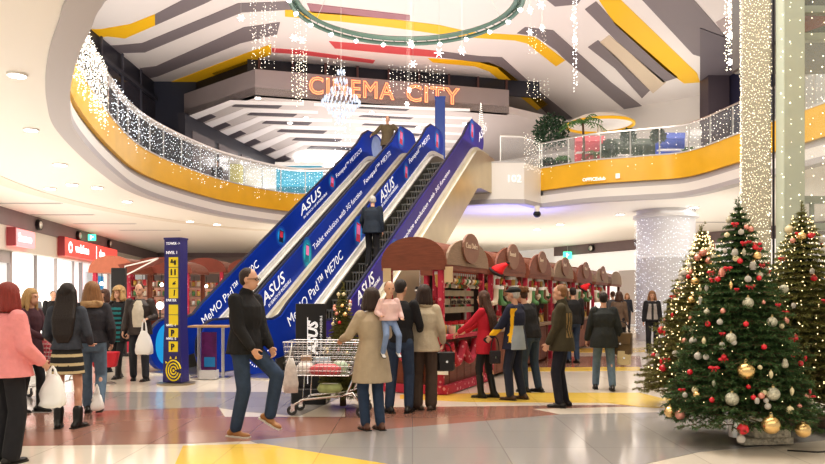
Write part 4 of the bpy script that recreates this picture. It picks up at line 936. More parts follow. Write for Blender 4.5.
def stall(m0,L,D,label,roofm,signtext,near=False,signz=2.06,archh=.48,closed=False,group='market stalls in a row'):
    """local frame: x = away from the walkway (ldir reversed later), y = along the row; the counter is on the +x... side facing right"""
    o=K0+rdir*m0
    # local +y along the row, local -x towards the left (ldir); counter side at x=0
    t=thing('market_stall',label,'stall',o,-SA,group)
    D=-D
    H=2.02
    for (x,y) in ((-.05,.05),(D+.05,.05),(-.05,L-.05),(D+.05,L-.05)): obj('post',MB().bevbox((x,y,H/2),(.09,.09,H),.01),RPAT if near or y<.1 else WOOD,t)
    obj('base_cabinet',MB().bevbox((D/2,L/2,.45),(-D-.12,L-.12,.82),.02),WOOD,t)
    c=MB()
    for k in range(6): c.box((-.035,L*(k+.5)/6,.45),(.02,L/6-.02,.74))
    for k in range(3): c.box((D*(k+.5)/3,.035,.45),(-D/3-.02,.02,.74))
    obj('plank_front',c,WOOD,t)
    obj('counter',MB().bevbox((D/2+.06,L/2,.90),(-D+.16,L+.04,.07),.015),RPAT if near else WOODL,t)
    # roof: curved canopy with arched gables on all four sides
    c=MB(); arch(c,D-.06,.06,H,archh,-.03,.01,axis='x'); obj('gable_board',c,roofm,t); c=MB(); arch(c,D-.06,.06,H,archh,L-.01,L+.03,axis='x'); obj('gable_board',c,roofm,t)
    c=MB(); arch(c,.0,L,H,archh,.03,.07,axis='y'); obj('gable_board',c,WOODL if near else roofm,t)
    c=MB(); arch(c,D-.02,.02,H,archh*.93,0.01,L-.01,axis='x'); obj('roof',c,WOOD,t)
    obj('eave_beam',MB().box((.02,L/2,H-.04),(.07,L,.09)).box((D/2,.0,H-.04),(-D+.1,.07,.09)),WOOD,t)
    if not near: obj('back_panel',MB().box((D+.03,L/2,1.4),(.04,L-.1,1.15)),DARKW,t)
    # sign disc
    if signtext:
        c=MB(); c.loft([[V((.075+x,L/2+.42*L/2.2*cos(a),H+.30+.25*sin(a))) for a in np.linspace(0,2*pi,20,endpoint=False)] for x in (0,.035)]); s=obj('sign_disc',c,mat('sign_wood',(.28,.15,.11),.6,noise=.2),t)
        text('lettering',signtext,.13,(.114,L/2-.30,H+.30),(0,1,0),(0,0,1),mat('sign_cream',(.75,.62,.50),.6),t)
    return t
stall(0,2.05,.99,'nearest market kiosk with brown arched roof and red patterned trim',WOOD,'Casa Dulce',near=True,archh=.44,group=None)
# details on the nearest kiosk: shelves, swags, boards (parts of it)
near=[o for o in COL.objects if o.get('label','').startswith('nearest market kiosk')][0]
c=MB()
for y0,y1 in ((.1,.7),(.7,1.35),(1.35,1.98)):
    c.tube([(.07,y0+(y1-y0)*k/10,.78-.30*sin(pi*k/10)) for k in range(11)],.075,8)
obj('swag',c,RPAT,near,True)
c=MB(); c.tube([(-.08-.83*k/10,-.03,.78-.28*sin(pi*k/10)) for k in range(11)],.06,8); obj('swag',c,RPAT,near,True)
obj('plinth',MB().box((.03,1.03,.08),(.1,2.1,.13)).box((-.5,-.02,.08),(1.0,.08,.13)),RPAT,near)
obj('notice',MB().box((.01,-.04,.45),(.18,.01,.26)),WHITE,near)
obj('shelf',MB().box((-.45,1.03,1.28),(.5,1.85,.03)),WOODL,near); obj('slat_board',MB().box((-.2,1.22,1.30),(.03,1.5,.10)).box((-.2,1.22,1.44),(.03,1.5,.10)).box((-.2,1.22,1.58),(.03,1.5,.10)),mat('painted_slats',(.40,.36,.27),.7,noise=.3,nscale=6),near)
text('lettering','Turta dulce de casa',.13,(-.175,.75,1.40),(0,1,0),(0,0,1),mat('paint_dark',(.05,.03,.03),.6),near)
obj('corner_board',MB().bevbox((-.93,-.06,1.86),(.14,.02,.22),.004),BOARD,near); obj('corner_board',MB().bevbox((.10,-.02,1.86),(.14,.02,.24),.004),BOARD,near)
# hanging pan lamp under the gable
def pos(x,y,z,m0=0): return K0+rdir*(m0+y)-ldir*x+V((0,0,z))
q=pos(-.45,.15,1.62); t=thing('hanging_pot','small dark iron pot hanging under the front gable of the nearest kiosk','pot',q); obj('chain',MB().rod((0,0,.07),(0,0,.36),.006),CHROME,t); obj('bowl',MB().lathe((0,0,0),[(.02,-.06),(.07,-.03),(.085,.03),(.07,.06)],14),BLACK,t,True); obj('rim_band',MB().lathe((0,0,.0),[(.087,-.01),(.087,.015)],14),STEEL,t,True)
# other stalls
stall(2.5,2.1,1.4,'second market stall with dark arched roof behind the woman in red',WOOD,'Bunatati',group=None)
stall(4.95,2.0,1.4,'third market stall along the row with a tall oval sign',WOOD,'Daruri',group=None)
stall(7.3,2.3,1.4,'fourth market stall, greyish roof board and plain oval',WOODL,'Jucarii',group=None)
stall(10.1,2.4,1.4,'fifth market stall hung with red and white goods',WOOD,'Globuri',group=None)
stall(13.2,2.4,1.4,'sixth market stall far along the row',WOODL,'Lumini',group=None)
stall(16.4,2.6,1.4,'last and farthest stall of the market row',WOODL,None,group=None)
# goods: prototypes then copies
GOODC=[('jar_cream',(.72,.62,.50)),('jar_red',(.55,.05,.06)),('jar_brown',(.22,.10,.05)),('jar_white',(.82,.80,.76)),('jar_green',(.10,.25,.10)),('jar_gold',(.65,.42,.10))]
GM=[mat(n,c,.4) for n,c in GOODC]
def goods(names,place,label,group,n,scale=1.0,cat='ornament'):
    protos=[]
    def mk(kind,m):
        t=thing(kind,label,cat,(0,0,0),0,group)
        if kind=='mug': obj('cup',MB().lathe((0,0,0),[(.03,0),(.038,.01),(.04,.09),(.036,.09),(.034,.02)],12),m,t,True); obj('handle',MB().tube([(.04+.025*sin(a),0,.045+.028*cos(a)) for a in np.linspace(0,pi,7)],.006,5),m,t,True)
        elif kind=='jar': obj('glass_body',MB().lathe((0,0,0),[(.035,0),(.042,.012),(.042,.085),(.03,.10)],12),m,t,True); obj('lid',MB().lathe((0,0,.10),[(.034,0),(.034,.025),(.0,.028)],12),RED,t,True)
        elif kind=='hanging_heart': obj('heart',MB().lathe((0,0,0),[(.004,-.07),(.05,-.01),(.045,.03),(.012,.045)],10),m,t,True); obj('string',MB().rod((0,0,.04),(0,0,.16),.004),RED,t)
        elif kind=='stocking': obj('sock',MB().tube([(0,0,.12),(0,0,-.02),(0,.03,-.09),(0,.11,-.11)],[.05,.045,.05,.028],8),m,t,True); obj('cuff',MB().lathe((0,0,.10),[(.056,0),(.06,.02),(.056,.05)],12),MATS['white_paint'],t,True)
        elif kind=='doll': obj('dress',MB().lathe((0,0,0),[(.055,0),(.05,.05),(.025,.12),(.015,.13)],12),m,t,True); obj('head',MB().ball((0,0,.155),.03,10,7),SKIN,t,True); obj('cap',MB().lathe((0,0,.165),[(.033,0),(.02,.04),(.002,.09)],10),RED,t,True)
        return t
    out=[]
    for i in range(n):
        kind=names[i%len(names)]; mi=(i*5+i//3)%len(GM); key=(kind,mi)
        pr=[q for q in protos if q[0]==key]
        if not pr: o=mk(kind,GM[mi]); protos.append((key,o))
        else: o=copy_tree(pr[0][1])
        x,y,z,m0=place(i); o.location=pos(x,y,z,m0); o.scale=(scale,)*3; o.rotation_euler=(0,0,random.uniform(-3,3)); out.append(o)
    return out
goods(['mug','jar'],lambda i:(.06-.14*(i%3),.22+.085*(i//3)*1.6+random.uniform(-.02,.02),.935,0),'small mug or jar on the counter of the nearest kiosk','wares on the nearest kiosk counter',39,1.45,'tableware')
goods(['jar','mug','doll'],lambda i:(-.38,.15+.08*i,1.295,0),'small ware on the inner shelf of the nearest kiosk','wares on the nearest kiosk shelf',22,1.0,'ware')
goods(['hanging_heart','stocking'],lambda i:(-.03-.12*(i%2),.15+.10*(i//2),1.78,0),'small ornament hanging under the eave of the nearest kiosk','hanging ornaments of the nearest kiosk',36,.9)
for si,(m0,L,nm_) in enumerate(((2.5,2.1,'second'),(4.95,2.0,'third'),(7.3,2.3,'fourth'),(10.1,2.4,'fifth'),(13.2,2.4,'sixth'))):
    goods(['stocking','hanging_heart','doll','stocking'],lambda i:(.02-.15*(i%3),.12+(L-.2)*(i//3)/7,1.52+.2*(i%3)+.05*random.random(),m0),'red and white ornament hanging in the %s market stall'%nm_,'hanging ornaments of the %s stall'%nm_,24,1.35)
    goods(['jar','doll','mug'],lambda i:(-.1-.15*(i%2),.2+(L-.3)*(i//2)/6,.935,m0),'small ware on the counter of the %s market stall'%nm_,'wares on the %s stall counter'%nm_,12,1.3,'ware')
def santahat(loc,s,label):
    t=thing('santa_hat',label,'hat',loc); obj('brim',MB().tube([(.20*cos(a),.20*sin(a),0) for a in np.linspace(0,2*pi,18,endpoint=False)],.055,8,True),mat('plush_dark',(.03,.02,.02),.9),t,True)
    obj('crown',MB().loft([oval((0.02*i*i*.4,0,.03+.10*i),.21*(1-i*.16),.21*(1-i*.16),M.Identity(3)) for i in range(6)]),mat('plush_red',(.75,.02,.03),.8,bump=.4),t,'all'); obj('pompom',MB().ball((.18,0,.52),.06),MATS['plush_dark'],t,True); t.scale=(s,s,s*.75); t.rotation_euler=(0.5,.35,.4)
santahat(pos(.10,2.42,1.98),.62,'big red plush Santa hat on the corner between first and second stalls')
santahat(pos(.25,10.0,1.75),.6,'red plush Santa hat hanging before the fifth market stall')
# ceiling fixture above stalls
p=W(537,239,24); t=thing('ceiling_camera','small dark camera dome on a thin rod under the ceiling over the stalls','camera',(p.x,p.y,4.4)); obj('dome',MB().ball((0,0,-.1),(.13,.13,.12)),BLACK,t,True); obj('mount',MB().lathe((0,0,-.03),[(.10,0),(.10,.2)],12),WHITE,t)
# ================================================================ left huts
def hut(xc,Y,wd,H,label,roofm,orange=False,open_=True,rz=0.0):
    g=V(((xc-CX)/F*Y,Y,0)); t=thing('market_hut',label,'stall',g,rz)
    for s in(-1,1): obj('post',MB().bevbox((s*(wd/2-.06),0,H/2),(.11,.11,H),.01),RPAT,t); obj('post',MB().bevbox((s*(wd/2-.06),1.6,H/2),(.11,.11,H),.01),WOOD,t)
    obj('base_cabinet',MB().bevbox((0,.8,.48),(wd-.1,1.55,.92),.02),WOOD,t); obj('counter',MB().bevbox((0,.75,.97),(wd+.1,1.75,.07),.015),WOODL,t)
    c=MB(); arch(c,-wd/2-.1,wd/2+.1,H,.48,-.08,-.03,axis='x'); obj('gable_board',c,roofm,t); c=MB(); arch(c,-wd/2-.1,wd/2+.1,H,.45,-.03,1.75,axis='x'); obj('roof',c,WOOD,t)
    c=MB()
    for z in (1.25,1.55,1.85): c.box((0,1.45,z),(wd-.25,.25,.03))
    obj('shelf',c,WOODL,t); obj('back_panel',MB().box((0,1.62,1.5),(wd-.15,.04,1.1)),mat('lit_backboard',(.75,.45,.36),.6,emit=.12,ecol=(1,.6,.45)),t)
    return t
ORG=mat('orange_lit_roof',(.45,.15,.09),.6,emit=.05,noise=.2); RB=mat('red_brown_roof',(.22,.055,.035),.55,noise=.3,nscale=3)  # orange lighting on the first roof is put into its colour and emission
hut(112,20,1.05,2.20,'small market hut with orange-lit arched roof near the left shops',ORG)
hut(160,21.5,1.75,2.24,'brown-roofed market hut behind the blue information totem',RB)
hut(205,24.4,1.25,2.38,'narrow brown market hut right of the information totem',RB)
hut(253,24.4,1.5,2.38,'wide brown market hut partly hidden by the blue escalator panel',RB)
prot={}
for hi,(xc,Y,wd,nm_) in enumerate(((112,20,1.05,'orange-roofed'),(160,21.5,1.75,'totem-side'),(205,24.4,1.25,'narrow'),(253,24.4,1.5,'wide'))):
    g=V(((xc-CX)/F*Y,Y,0)); n=int(wd/.16)
    for sh_,z in enumerate((1.27,1.57,1.87)):
        for i in range(n):
            kk=(i+sh_+hi)%6
            if kk not in prot:
                o=thing('jar','x','ware'); obj('glass_body',MB().lathe((0,0,0),[(.045,0),(.055,.015),(.055,.12),(.035,.15)],10),GM[kk],o,True); obj('lid',MB().lathe((0,0,.15),[(.045,0),(.045,.03)],10),RED if kk%2 else GM[5],o,True); prot[kk]=o
            else: o=copy_tree(prot[kk])
            o.location=(g.x-wd/2+.2+i*(wd-.35)/max(n-1,1),g.y+1.42,z); tag(o,'small jar on the shelves of the %s market hut at left'%nm_,'jar','jars in the %s hut'%nm_)
    for i in range(3):
        q=(g.x-wd/3+i*wd/3,g.y+.15,1.95); t=thing('bulb_lamp','bare warm bulb hanging in the %s market hut'%nm_,'lamp',q,0,'bulbs in the %s hut'%nm_); obj('bulb',MB().ball((0,0,-.05),.055),BULBW,t,True); obj('cord',MB().rod((0,0,0),(0,0,.28),.008),BLACK,t)
t=thing('awning','white-edged fabric awning between the two left market huts','awning',(W(128,262,19.6).x,19.4,2.35)); obj('fabric',MB().add([(-.2,0,.05),(.9,0,.22),(.0,.0,-.25),(-.2,.9,.05),(.9,.9,.22)],[(0,2,1),(0,1,4,3),(2,0,3),(1,2,4)]),RB,t); obj('edge_trim',MB().tube([(0,-.01,-.25),(.0,-.01,.0),(.9,-.01,.22)],.02,6).tube([(0,-.01,-.25),(.9,-.01,.22)],.02,6),WHITE,t)
t=thing('black_panel','tall plain black panel in front of the orange-roofed hut','panel',(W(119,300,18.6).x,18.6,0)); obj('board',MB().bevbox((0,0,1.15),(.36,.14,2.25),.01),BLACK,t); obj('foot',MB().bevbox((0,0,.03),(.5,.4,.06),.01),BLACK,t)
p=W(166,306,21.6); t=thing('spot_lamp','bright glowing lamp behind the information totem','lamp',(W(160,306,19).x,19,1.3)); obj('lamp_head',MB().ball((0,0,0),(.10,.08,.10)),BULBW,t,True); obj('stand',MB().rod((0,0,-1.3),(0,0,-.08),.02),BLACK,t); obj('foot',MB().lathe((0,0,-1.3),[(.2,0),(.2,.03),(.03,.05)],14),BLACK,t)
# ================================================================ information totem
TB=mat('totem_blue',(.035,.03,.17),.35); TY=mat('totem_yellow',(.90,.72,.03),.4); g=G(176,384); 
t=thing('info_totem','tall dark blue directory totem with yellow pictogram squares and spiral','sign',g,radians(-14))
obj('body',MB().loft([[(-w_,-d_,z),(w_,-d_,z),(w_,d_,z),(-w_,d_,z)] for z,w_,d_ in ((.04,.20,.13),(.75,.19,.12),(.95,.235,.12),(1.2,.17,.11),(2.50,.17,.11))][0:2]+[[(-w_,-d_,z),(w_,-d_,z),(w_,d_,z),(-w_,d_,z)] for z,w_,d_ in ((1.0,.175,.115),(2.52,.175,.115))]),TB,t)
obj('base_plate',MB().loft([oval((0,0,z),.38,.30,M.Identity(3),28) for z in (0,.03)]),mat('bronze_plate',(.35,.30,.22),.35,metal=.7),t)
obj('top_cap',MB().box((0,0,2.53),(.37,.25,.03)),TB,t)
for i,(z,s) in enumerate(((2.12,.17),(1.94,.17),(1.76,.17),(1.58,.17),(1.30,.17),(1.12,.17),(.90,.16),(.66,.18))):
    sq=obj('pictogram_square',MB().box((.03,-.122 if z<1 else -.12,z),(.20,.012,s)),TY,t)
    c=MB(); y=-.131 if z<1 else -.129
    if i==0: c.box((.02,y,z),(.10,.006,.025)).rod((.07,y,z+.03),(.07,y,z-.05),.02).ball((.0,y,z+.03),(.02,.004,.02))
    elif i==1: c.box((-.01,y,z),(.03,.006,.09)).box((.07,y,z),(.03,.006,.09)).ball((-.01,y,z+.05),(.015,.004,.015)).ball((.07,y,z+.05),(.015,.004,.015))
    elif i==2: c.ball((.05,y,z-.01),(.035,.004,.02)).rod((.02,y,z-.03),(.08,y,z+.03),.006)
    elif i==3: c.rod((.05,y,z-.04),(.06,y,z+.04),.010).ball((.06,y,z+.05),(.015,.004,.015))
    if c.v: obj('pictogram',c,BLACK,sq)
    if i>=6: text('lettering','P',.15,(-.02,y-.003,z-.055),(1,0,0),(0,0,1),mat('totem_ink',(.02,.02,.05),.5),sq,bold=.004)
for body_,z,s in (('TOWER ->',2.42,.065),('NIVEL 1',2.26,.075),('PARTER',1.44,.065),('NIVEL -1',1.01,.06),('NIVEL -2',.78,.06)): text('lettering',body_,s,(-.13,-.125,z),(1,0,0),(0,0,1),TEXTW,t)
c=MB()
for r in (.06,.11,.16): c.tube([(.04+r*cos(a),-.135,.25+r*1.1*sin(a)) for a in np.linspace(0.2,2*pi-.3,22)],.014,6)
c.ball((.04,-.135,.25),(.025,.01,.025)); 
for a in (1.3,1.9,2.5): c.rod((.04+.19*cos(a)*1,-.133,.25+.21*sin(a)),(.04+.22*cos(a),-.133,.25+.26*sin(a)),.022,.004)
obj('spiral_sun',c,TY,t); t.scale=(.88,1,1)
# ================================================================ high tables
def table(px0,px1,fy,z,label):
    a=G((px0+px1)/2,fy); w_=(px1-px0)/F*a.y; t=thing('high_table',label,'table',a)
    obj('table_top',MB().bevbox((0,0,z),(w_,.5,.035),.008),mat('table_wood',(.45,.28,.14),.4),t)
    for s in(-.3,.3): obj('leg',MB().bevbox((s*w_,0,z/2),(.05,.05,z-.03),.004),STEEL,t)
    obj('foot_plate',MB().bevbox((0,0,.012),(w_*.9,.4,.02),.004),STEEL,t)
table(191,231,378,.97,'high narrow table with wooden top and two steel legs by escalator foot')
t=thing('standing_poster','small poster panel with purple and blue print behind the high table','poster',(W(209,340,13.3).x,13.3,0)); obj('board',MB().bevbox((0,0,.52),(.28,.05,.7),.01),mat('poster_violet',(.10,.012,.10),.4,noise=.9,nscale=6),t); obj('print',MB().box((.02,-.03,.32),(.20,.01,.18)),mat('print_blue',(.02,.2,.45),.4),t); obj('foot',MB().box((0,0,.09),(.3,.25,.16)),LGREY,t)
# black advertising board
g=G(312,405); g=V(((311-CX)/F*10.3,10.3,0)); t=thing('advert_board','black standing advert board with large white vertical lettering','advert board',g,-.1)
obj('board',MB().bevbox((0,0,.82),(.44,.06,1.20),.01),BLACK,t); obj('foot',MB().bevbox((0,0,.11),(.5,.35,.22),.02),BLACK,t)
text('lettering','ASUS',.20,(.10,-.034,.70),(0,0,1),(-1,0,0),TEXTW,t,bold=.008,shear=.2); text('lettering','IN SEARCH OF INCREDIBLE',.045,(.17,-.034,.70),(0,0,1),(-1,0,0),TEXTW,t)
c=MB().box((-.04,-.036,.75),(.012,.008,.95)); obj('printed_line',c,TEXTW,t)
# ================================================================ shopping carts
WIRE=mat('cart_wire',(.62,.62,.63),.25,metal=.9)
def cart(loc,rz,label,s=1.0):
    t=thing('shopping_cart',label,'cart',loc,rz); L0,L1=-.48,.42  # x along, nose at -x
    def rect(z): 
        f=(z-.50)/.42; return (-.50-.04*f, .28+.16*f, .19+.07*f)
    c=MB(); r=.0035
    for z in np.linspace(.50,.92,8):
        a,b,w_=rect(z); c.tube([(a,-w_,z),(b,-w_,z),(b,w_,z),(a,w_,z)],r if .5<z<.9 else .007,5,True)
    a0,b0,w0=rect(.50); a1,b1,w1=rect(.92)
    for k in range(17):
        f=k/16
        for s_ in(-1,1): c.rod((a0+(b0-a0)*f,s_*w0,.50),(a1+(b1-a1)*f,s_*w1,.92),r,r,5,False)
        c.rod((a0+(b0-a0)*f,-w0,.50),(a0+(b0-a0)*f,w0,.50),r,r,5,False)
    for k in range(9):
        f=-1+2*k/8
        c.rod((a0,f*w0,.50),(a1,f*w1,.92),r,r,5,False); c.rod((b0,f*w0,.50),(b1,f*w1,.92),r,r,5,False); c.rod((a0,f*w0,.5),(b0,f*w0,.5),r,r,5,False)
    obj('basket',c,WIRE,t)
    c=MB()
    for s_ in(-1,1):
        c.tube([(-.42,s_*.20,.13),(-.30,s_*.21,.20),(.20,s_*.23,.26),(.34,s_*.24,.30),(.44,s_*.24,.16)],.014,8); c.tube([(.26,s_*.23,.27),(.40,s_*.26,.60),(.50,s_*.27,1.0)],.014,8)
        c.tube([(-.30,s_*.20,.20),(-.28,s_*.19,.50)],.010,6)
    c.rod((-.30,-.2,.2),(-.30,.2,.2),.010); c.rod((.2,-.23,.26),(.2,.23,.26),.01)
    obj('frame',c,CHROME,t,True)
    obj('handle_bar',MB().rod((.50,-.28,1.0),(.50,.28,1.0),.018,.018,10),mat('handle_red',(.55,.03,.03),.4),t,True)
    c=MB(); 
    for k in range(6): c.rod((.30+.01*k,-.17+.068*k,.66),(.42,-.17+.068*k,.90),.003,.003,5,False)
    c.box((.31,0,.65),(.12,.36,.01)); obj('child_seat',c,WIRE,t)
    for x,y in ((-.44,-.20),(-.44,.20),(.44,-.24),(.44,.24)):
        wv=obj('wheel',MB().rod((x,y-.014,.062),(x,y+.014,.062),.062,.062,16),mat('wheel_rubber',(.05,.05,.05),.6),t,True); obj('fork',MB().box((x+.015,y-.022,.10),(.05,.006,.09)).box((x+.015,y+.022,.10),(.05,.006,.09)),CHROME,wv); obj('hub',MB().rod((x,y-.018,.062),(x,y+.018,.062),.024,.024,10),LGREY,wv)
    t.scale=(s,)*3
    return t
g=V(((330-CX)/F*9.35,9.35,0)); ct=cart(g,radians(-6),'wire shopping cart filled with packages beside the beige-coat woman',1.02)
Rc=M.Rotation(radians(-6),3,'Z')
def incart(kind,l,label,m,d,rz=0,cat='package'):
    o=thing(kind,label,cat,g+Rc@V(l),rz); 
    if kind=='plastic_package': obj('wrap',MB().loft([oval((0,0,z*d[2]),d[0]*x/2,d[1]*x/2,M.Identity(3),12,.6) for z,x in ((0,.85),(.2,1),(.7,.98),(1,.6))]),m,o,'all'); obj('seal_strip',MB().box((0,0,d[2]+.005),(d[0]*.5,.02,.012)),WHITE,o)
    else: obj('carton',MB().bevbox((0,0,d[2]/2),d,.008),m,o); obj('flap',MB().box((0,0,d[2]+.002),(d[0]*.9,d[1]*.45,.006)),mat('flap_pale',(.75,.7,.65),.6),o)
    return o
incart('plastic_package',(-.05,-.05,.515),'red and pink wrapped package in the shopping cart',mat('wrap_red',(.70,.10,.12),.4,noise=.6,nscale=9),(.42,.24,.13))
incart('plastic_package',(-.32,.0,.515),'white crumpled plastic package at the cart nose',mat('wrap_white',(.78,.74,.70),.4,noise=.2),(.24,.26,.15))
incart('plastic_package',(.12,.06,.515),'pale green wrapped package near the cart handle',mat('wrap_green',(.45,.58,.42),.4,noise=.3),(.22,.2,.16))
incart('box',(-.12,.05,.655),'small blue and white box on top in the cart',mat('box_blue',(.45,.58,.68),.5,noise=.5,nscale=12),(.20,.14,.07),.4,'box')
incart('box',(-.32,.02,.67),'small brown box at the front of the cart',mat('box_brown',(.38,.26,.17),.6),(.14,.12,.08),.2,'box')
# scarf-like bag hanging over the nose of the cart
o=thing('shopping_bag','white patterned bag hanging off the nose of the shopping cart','bag',g+Rc@V((-.44,-.29,.30))); obj('bag_body',MB().loft([oval((0,0,z),x,.03,M.Identity(3),12) for z,x in ((0,.09),(.12,.10),(.32,.07),(.44,.03))]),mat('bag_pattern',(.72,.68,.64),.6,noise=.35,nscale=20),o,'all'); obj('handle',MB().tube([(-.02,0,.42),(0,.03,.56),(.0,.08,.62)],.008,6),WHITE,o,True)
o=thing('plastic_package','green and white package under the cart basket','package',g+Rc@V((.0,0,.285))); obj('wrap',MB().loft([oval((0,0,z),x,.12,M.Identity(3),12,.6) for z,x in ((0,.14),(.04,.17),(.10,.14))]),mat('wrap_lime',(.42,.50,.22),.4,noise=.5,nscale=9),o,'all'); obj('seal_strip',MB().box((0,0,.105),(.2,.02,.01)),WHITE,o)
g2=G(43,400); cart(g2,radians(-15),'second shopping cart behind the denim-jacket woman at left',.98)
for i,(dx,dy,nm_,cc) in enumerate(((-.25,0,'red net bag of goods in the left shopping cart',(.55,.03,.05)),(.05,.02,'dark red package in the left shopping cart',(.30,.02,.04)))):
    o=thing('plastic_package',nm_,'package',g2+V((dx,dy,.51))); obj('wrap',MB().loft([oval((0,0,z),x,.15,M.Identity(3),12,.7) for z,x in ((0,.13),(.08,.15),(.3,.12),(.40,.05))]),mat('wrap_r%d'%i,cc,.5),o,'all')
t=thing('shopping_basket','red plastic shopping basket on the floor behind the jeans woman','basket',G(105,384),.2); obj('tub',MB().loft([oval((0,0,z),x,y,M.Identity(3),16,.5) for z,x,y in ((.30,.17,.12),(.31,.19,.14),(.55,.24,.18),(.56,.22,.16))]),mat('basket_red',(.55,.02,.04),.4),t); obj('stand',MB().rod((0,0,0),(0,0,.3),.02),STEEL,t); obj('foot',MB().lathe((0,0,0),[(.18,0),(.18,.02)],14),STEEL,t)
# ================================================================ Christmas trees
NEEDLE=mat('fir_needles',(.065,.135,.042),.55,noise=.55,nscale=6); NEEDLE_LIT=mat('fir_needles_lit',(.19,.19,.05),.55,noise=.6,nscale=6); BARK=mat('bark',(.10,.055,.03),.8,noise=.3)  # warm fairy-light glow is mixed into the second needle colour
def foliage_mesh(name,H,R,seed,m,z0=.30,nlev=30,dens=1.0,nl=.040):
    rg=np.random.default_rng(seed); P0=[];D=[];LEN=[]
    segs=[]   # twig segments start,end
    for lv in range(nlev):
        f=lv/(nlev-1); z=z0+(H-z0-.12)*f**.92; rad=R*(1-f)**.88+.04
        nb=int((8+15*(1-f))*dens)
        for b in range(nb):
            a=2*pi*(b+rg.random()*.8)/nb+lv*1.3; L=rad*(.84+.17*rg.random()); dirr=np.array([cos(a),sin(a),0]); side=np.array([-sin(a),cos(a),0])
            rise=.25*f-.02; n=5; prev=np.array([0,0,z+L*.18])
            pts=[prev]
            for k in range(1,n+1):
                t=k/n; p=np.array([0,0,z+L*.18])+dirr*L*t+np.array([0,0,L*(rise*t-.40*t*t+.16*t**4)]) ; pts.append(p)
            for k in range(n):
                if k>0: segs.append((pts[k],pts[k+1]))
                if k>=1:
                    for s in (-1,1):
                        l=L*(.42-.22*k/n)*(.7+.6*rg.random()); d=dirr*.62+side*s*.78+np.array([0,0,-.12+.25*rg.random()-.1]); d/=np.linalg.norm(d)
                        q=pts[k]+(pts[k+1]-pts[k])*rg.random(); segs.append((q,q+d*l))
                        if l>.14:
                            for s2 in(-1,1):
                                d2=d*.7+np.cross(d,[0,0,1])*s2*.7+np.array([0,0,-.1]); segs.append((q+d*l*.5,q+d*l*.5+d2*l*.45))
    for k in range(10):   # leader
        a=rg.random()*2*pi; zz=H-.30+.28*k/10; segs.append((np.array([0,0,zz]),np.array([.05*cos(a),.05*sin(a),zz+.06])))
    segs.append((np.array([0,0,H-.35]),np.array([0,0,H])))
    A=np.array([s[0] for s in segs]);B=np.array([s[1] for s in segs]); Ls=np.linalg.norm(B-A,axis=1); cnt=np.maximum(2,(Ls/.0045).astype(int))
    idx=np.repeat(np.arange(len(segs)),cnt); t=rg.random(len(idx)); base=A[idx]+(B-A)[idx]*t[:,None]; ax=(B-A)[idx]/Ls[idx][:,None]
    rnd=rg.normal(size=(len(idx),3)); rnd-=ax*(rnd*ax).sum(1)[:,None]; rnd/=np.linalg.norm(rnd,axis=1)[:,None]
    d=ax*.75+rnd*.75; d/=np.linalg.norm(d,axis=1)[:,None]; w_=np.cross(d,rg.normal(size=(len(idx),3))); w_/=np.linalg.norm(w_,axis=1)[:,None]
    ln=nl*(.7+.5*rg.random(len(idx)))[:,None]; wd=.0042
    v=np.stack([base-w_*wd,base+w_*wd,base+d*ln],1).reshape(-1,3)
    n=len(idx); me=bpy.data.meshes.new(name); me.vertices.add(n*3); me.vertices.foreach_set('co',v.astype(np.float32).ravel()); me.loops.add(n*3); me.loops.foreach_set('vertex_index',np.arange(n*3,dtype=np.int32))
    me.polygons.add(n); me.polygons.foreach_set('loop_start',np.arange(0,n*3,3,dtype=np.int32)); me.update(); me.validate(); me.materials.append(m)
    bw=MB()
    for a_,b_ in segs[::1]:
        if np.linalg.norm(b_-a_)>.1: bw.rod(a_,b_,.006,.003,3,False)
    return me, mesh_of(name+'_wood',bw,BARK)
FM,FW=foliage_mesh('foliage',2.5,.80,3,NEEDLE); FM2,FW2=foliage_mesh('foliage',2.5,.82,11,NEEDLE_LIT)
def tree(loc,H,R,label,me=(FM,FW),H0=2.5,R0=.80,rz=0):
    t=thing('christmas_tree',label,'Christmas tree',loc,rz); s=H/H0; r=R/R0
    f=link('foliage',me[0],t); f.scale=(r,r,s); b=link('branches',me[1],t); b.scale=(r,r,s)
    obj('trunk',MB().rod((0,0,.02),(0,0,H*.95),.045,.008,10),BARK,t,True)
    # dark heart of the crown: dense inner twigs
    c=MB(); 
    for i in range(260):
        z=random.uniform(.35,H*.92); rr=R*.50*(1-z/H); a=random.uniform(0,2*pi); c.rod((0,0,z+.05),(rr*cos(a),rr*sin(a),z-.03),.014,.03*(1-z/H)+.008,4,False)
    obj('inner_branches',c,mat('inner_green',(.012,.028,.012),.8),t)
    return t
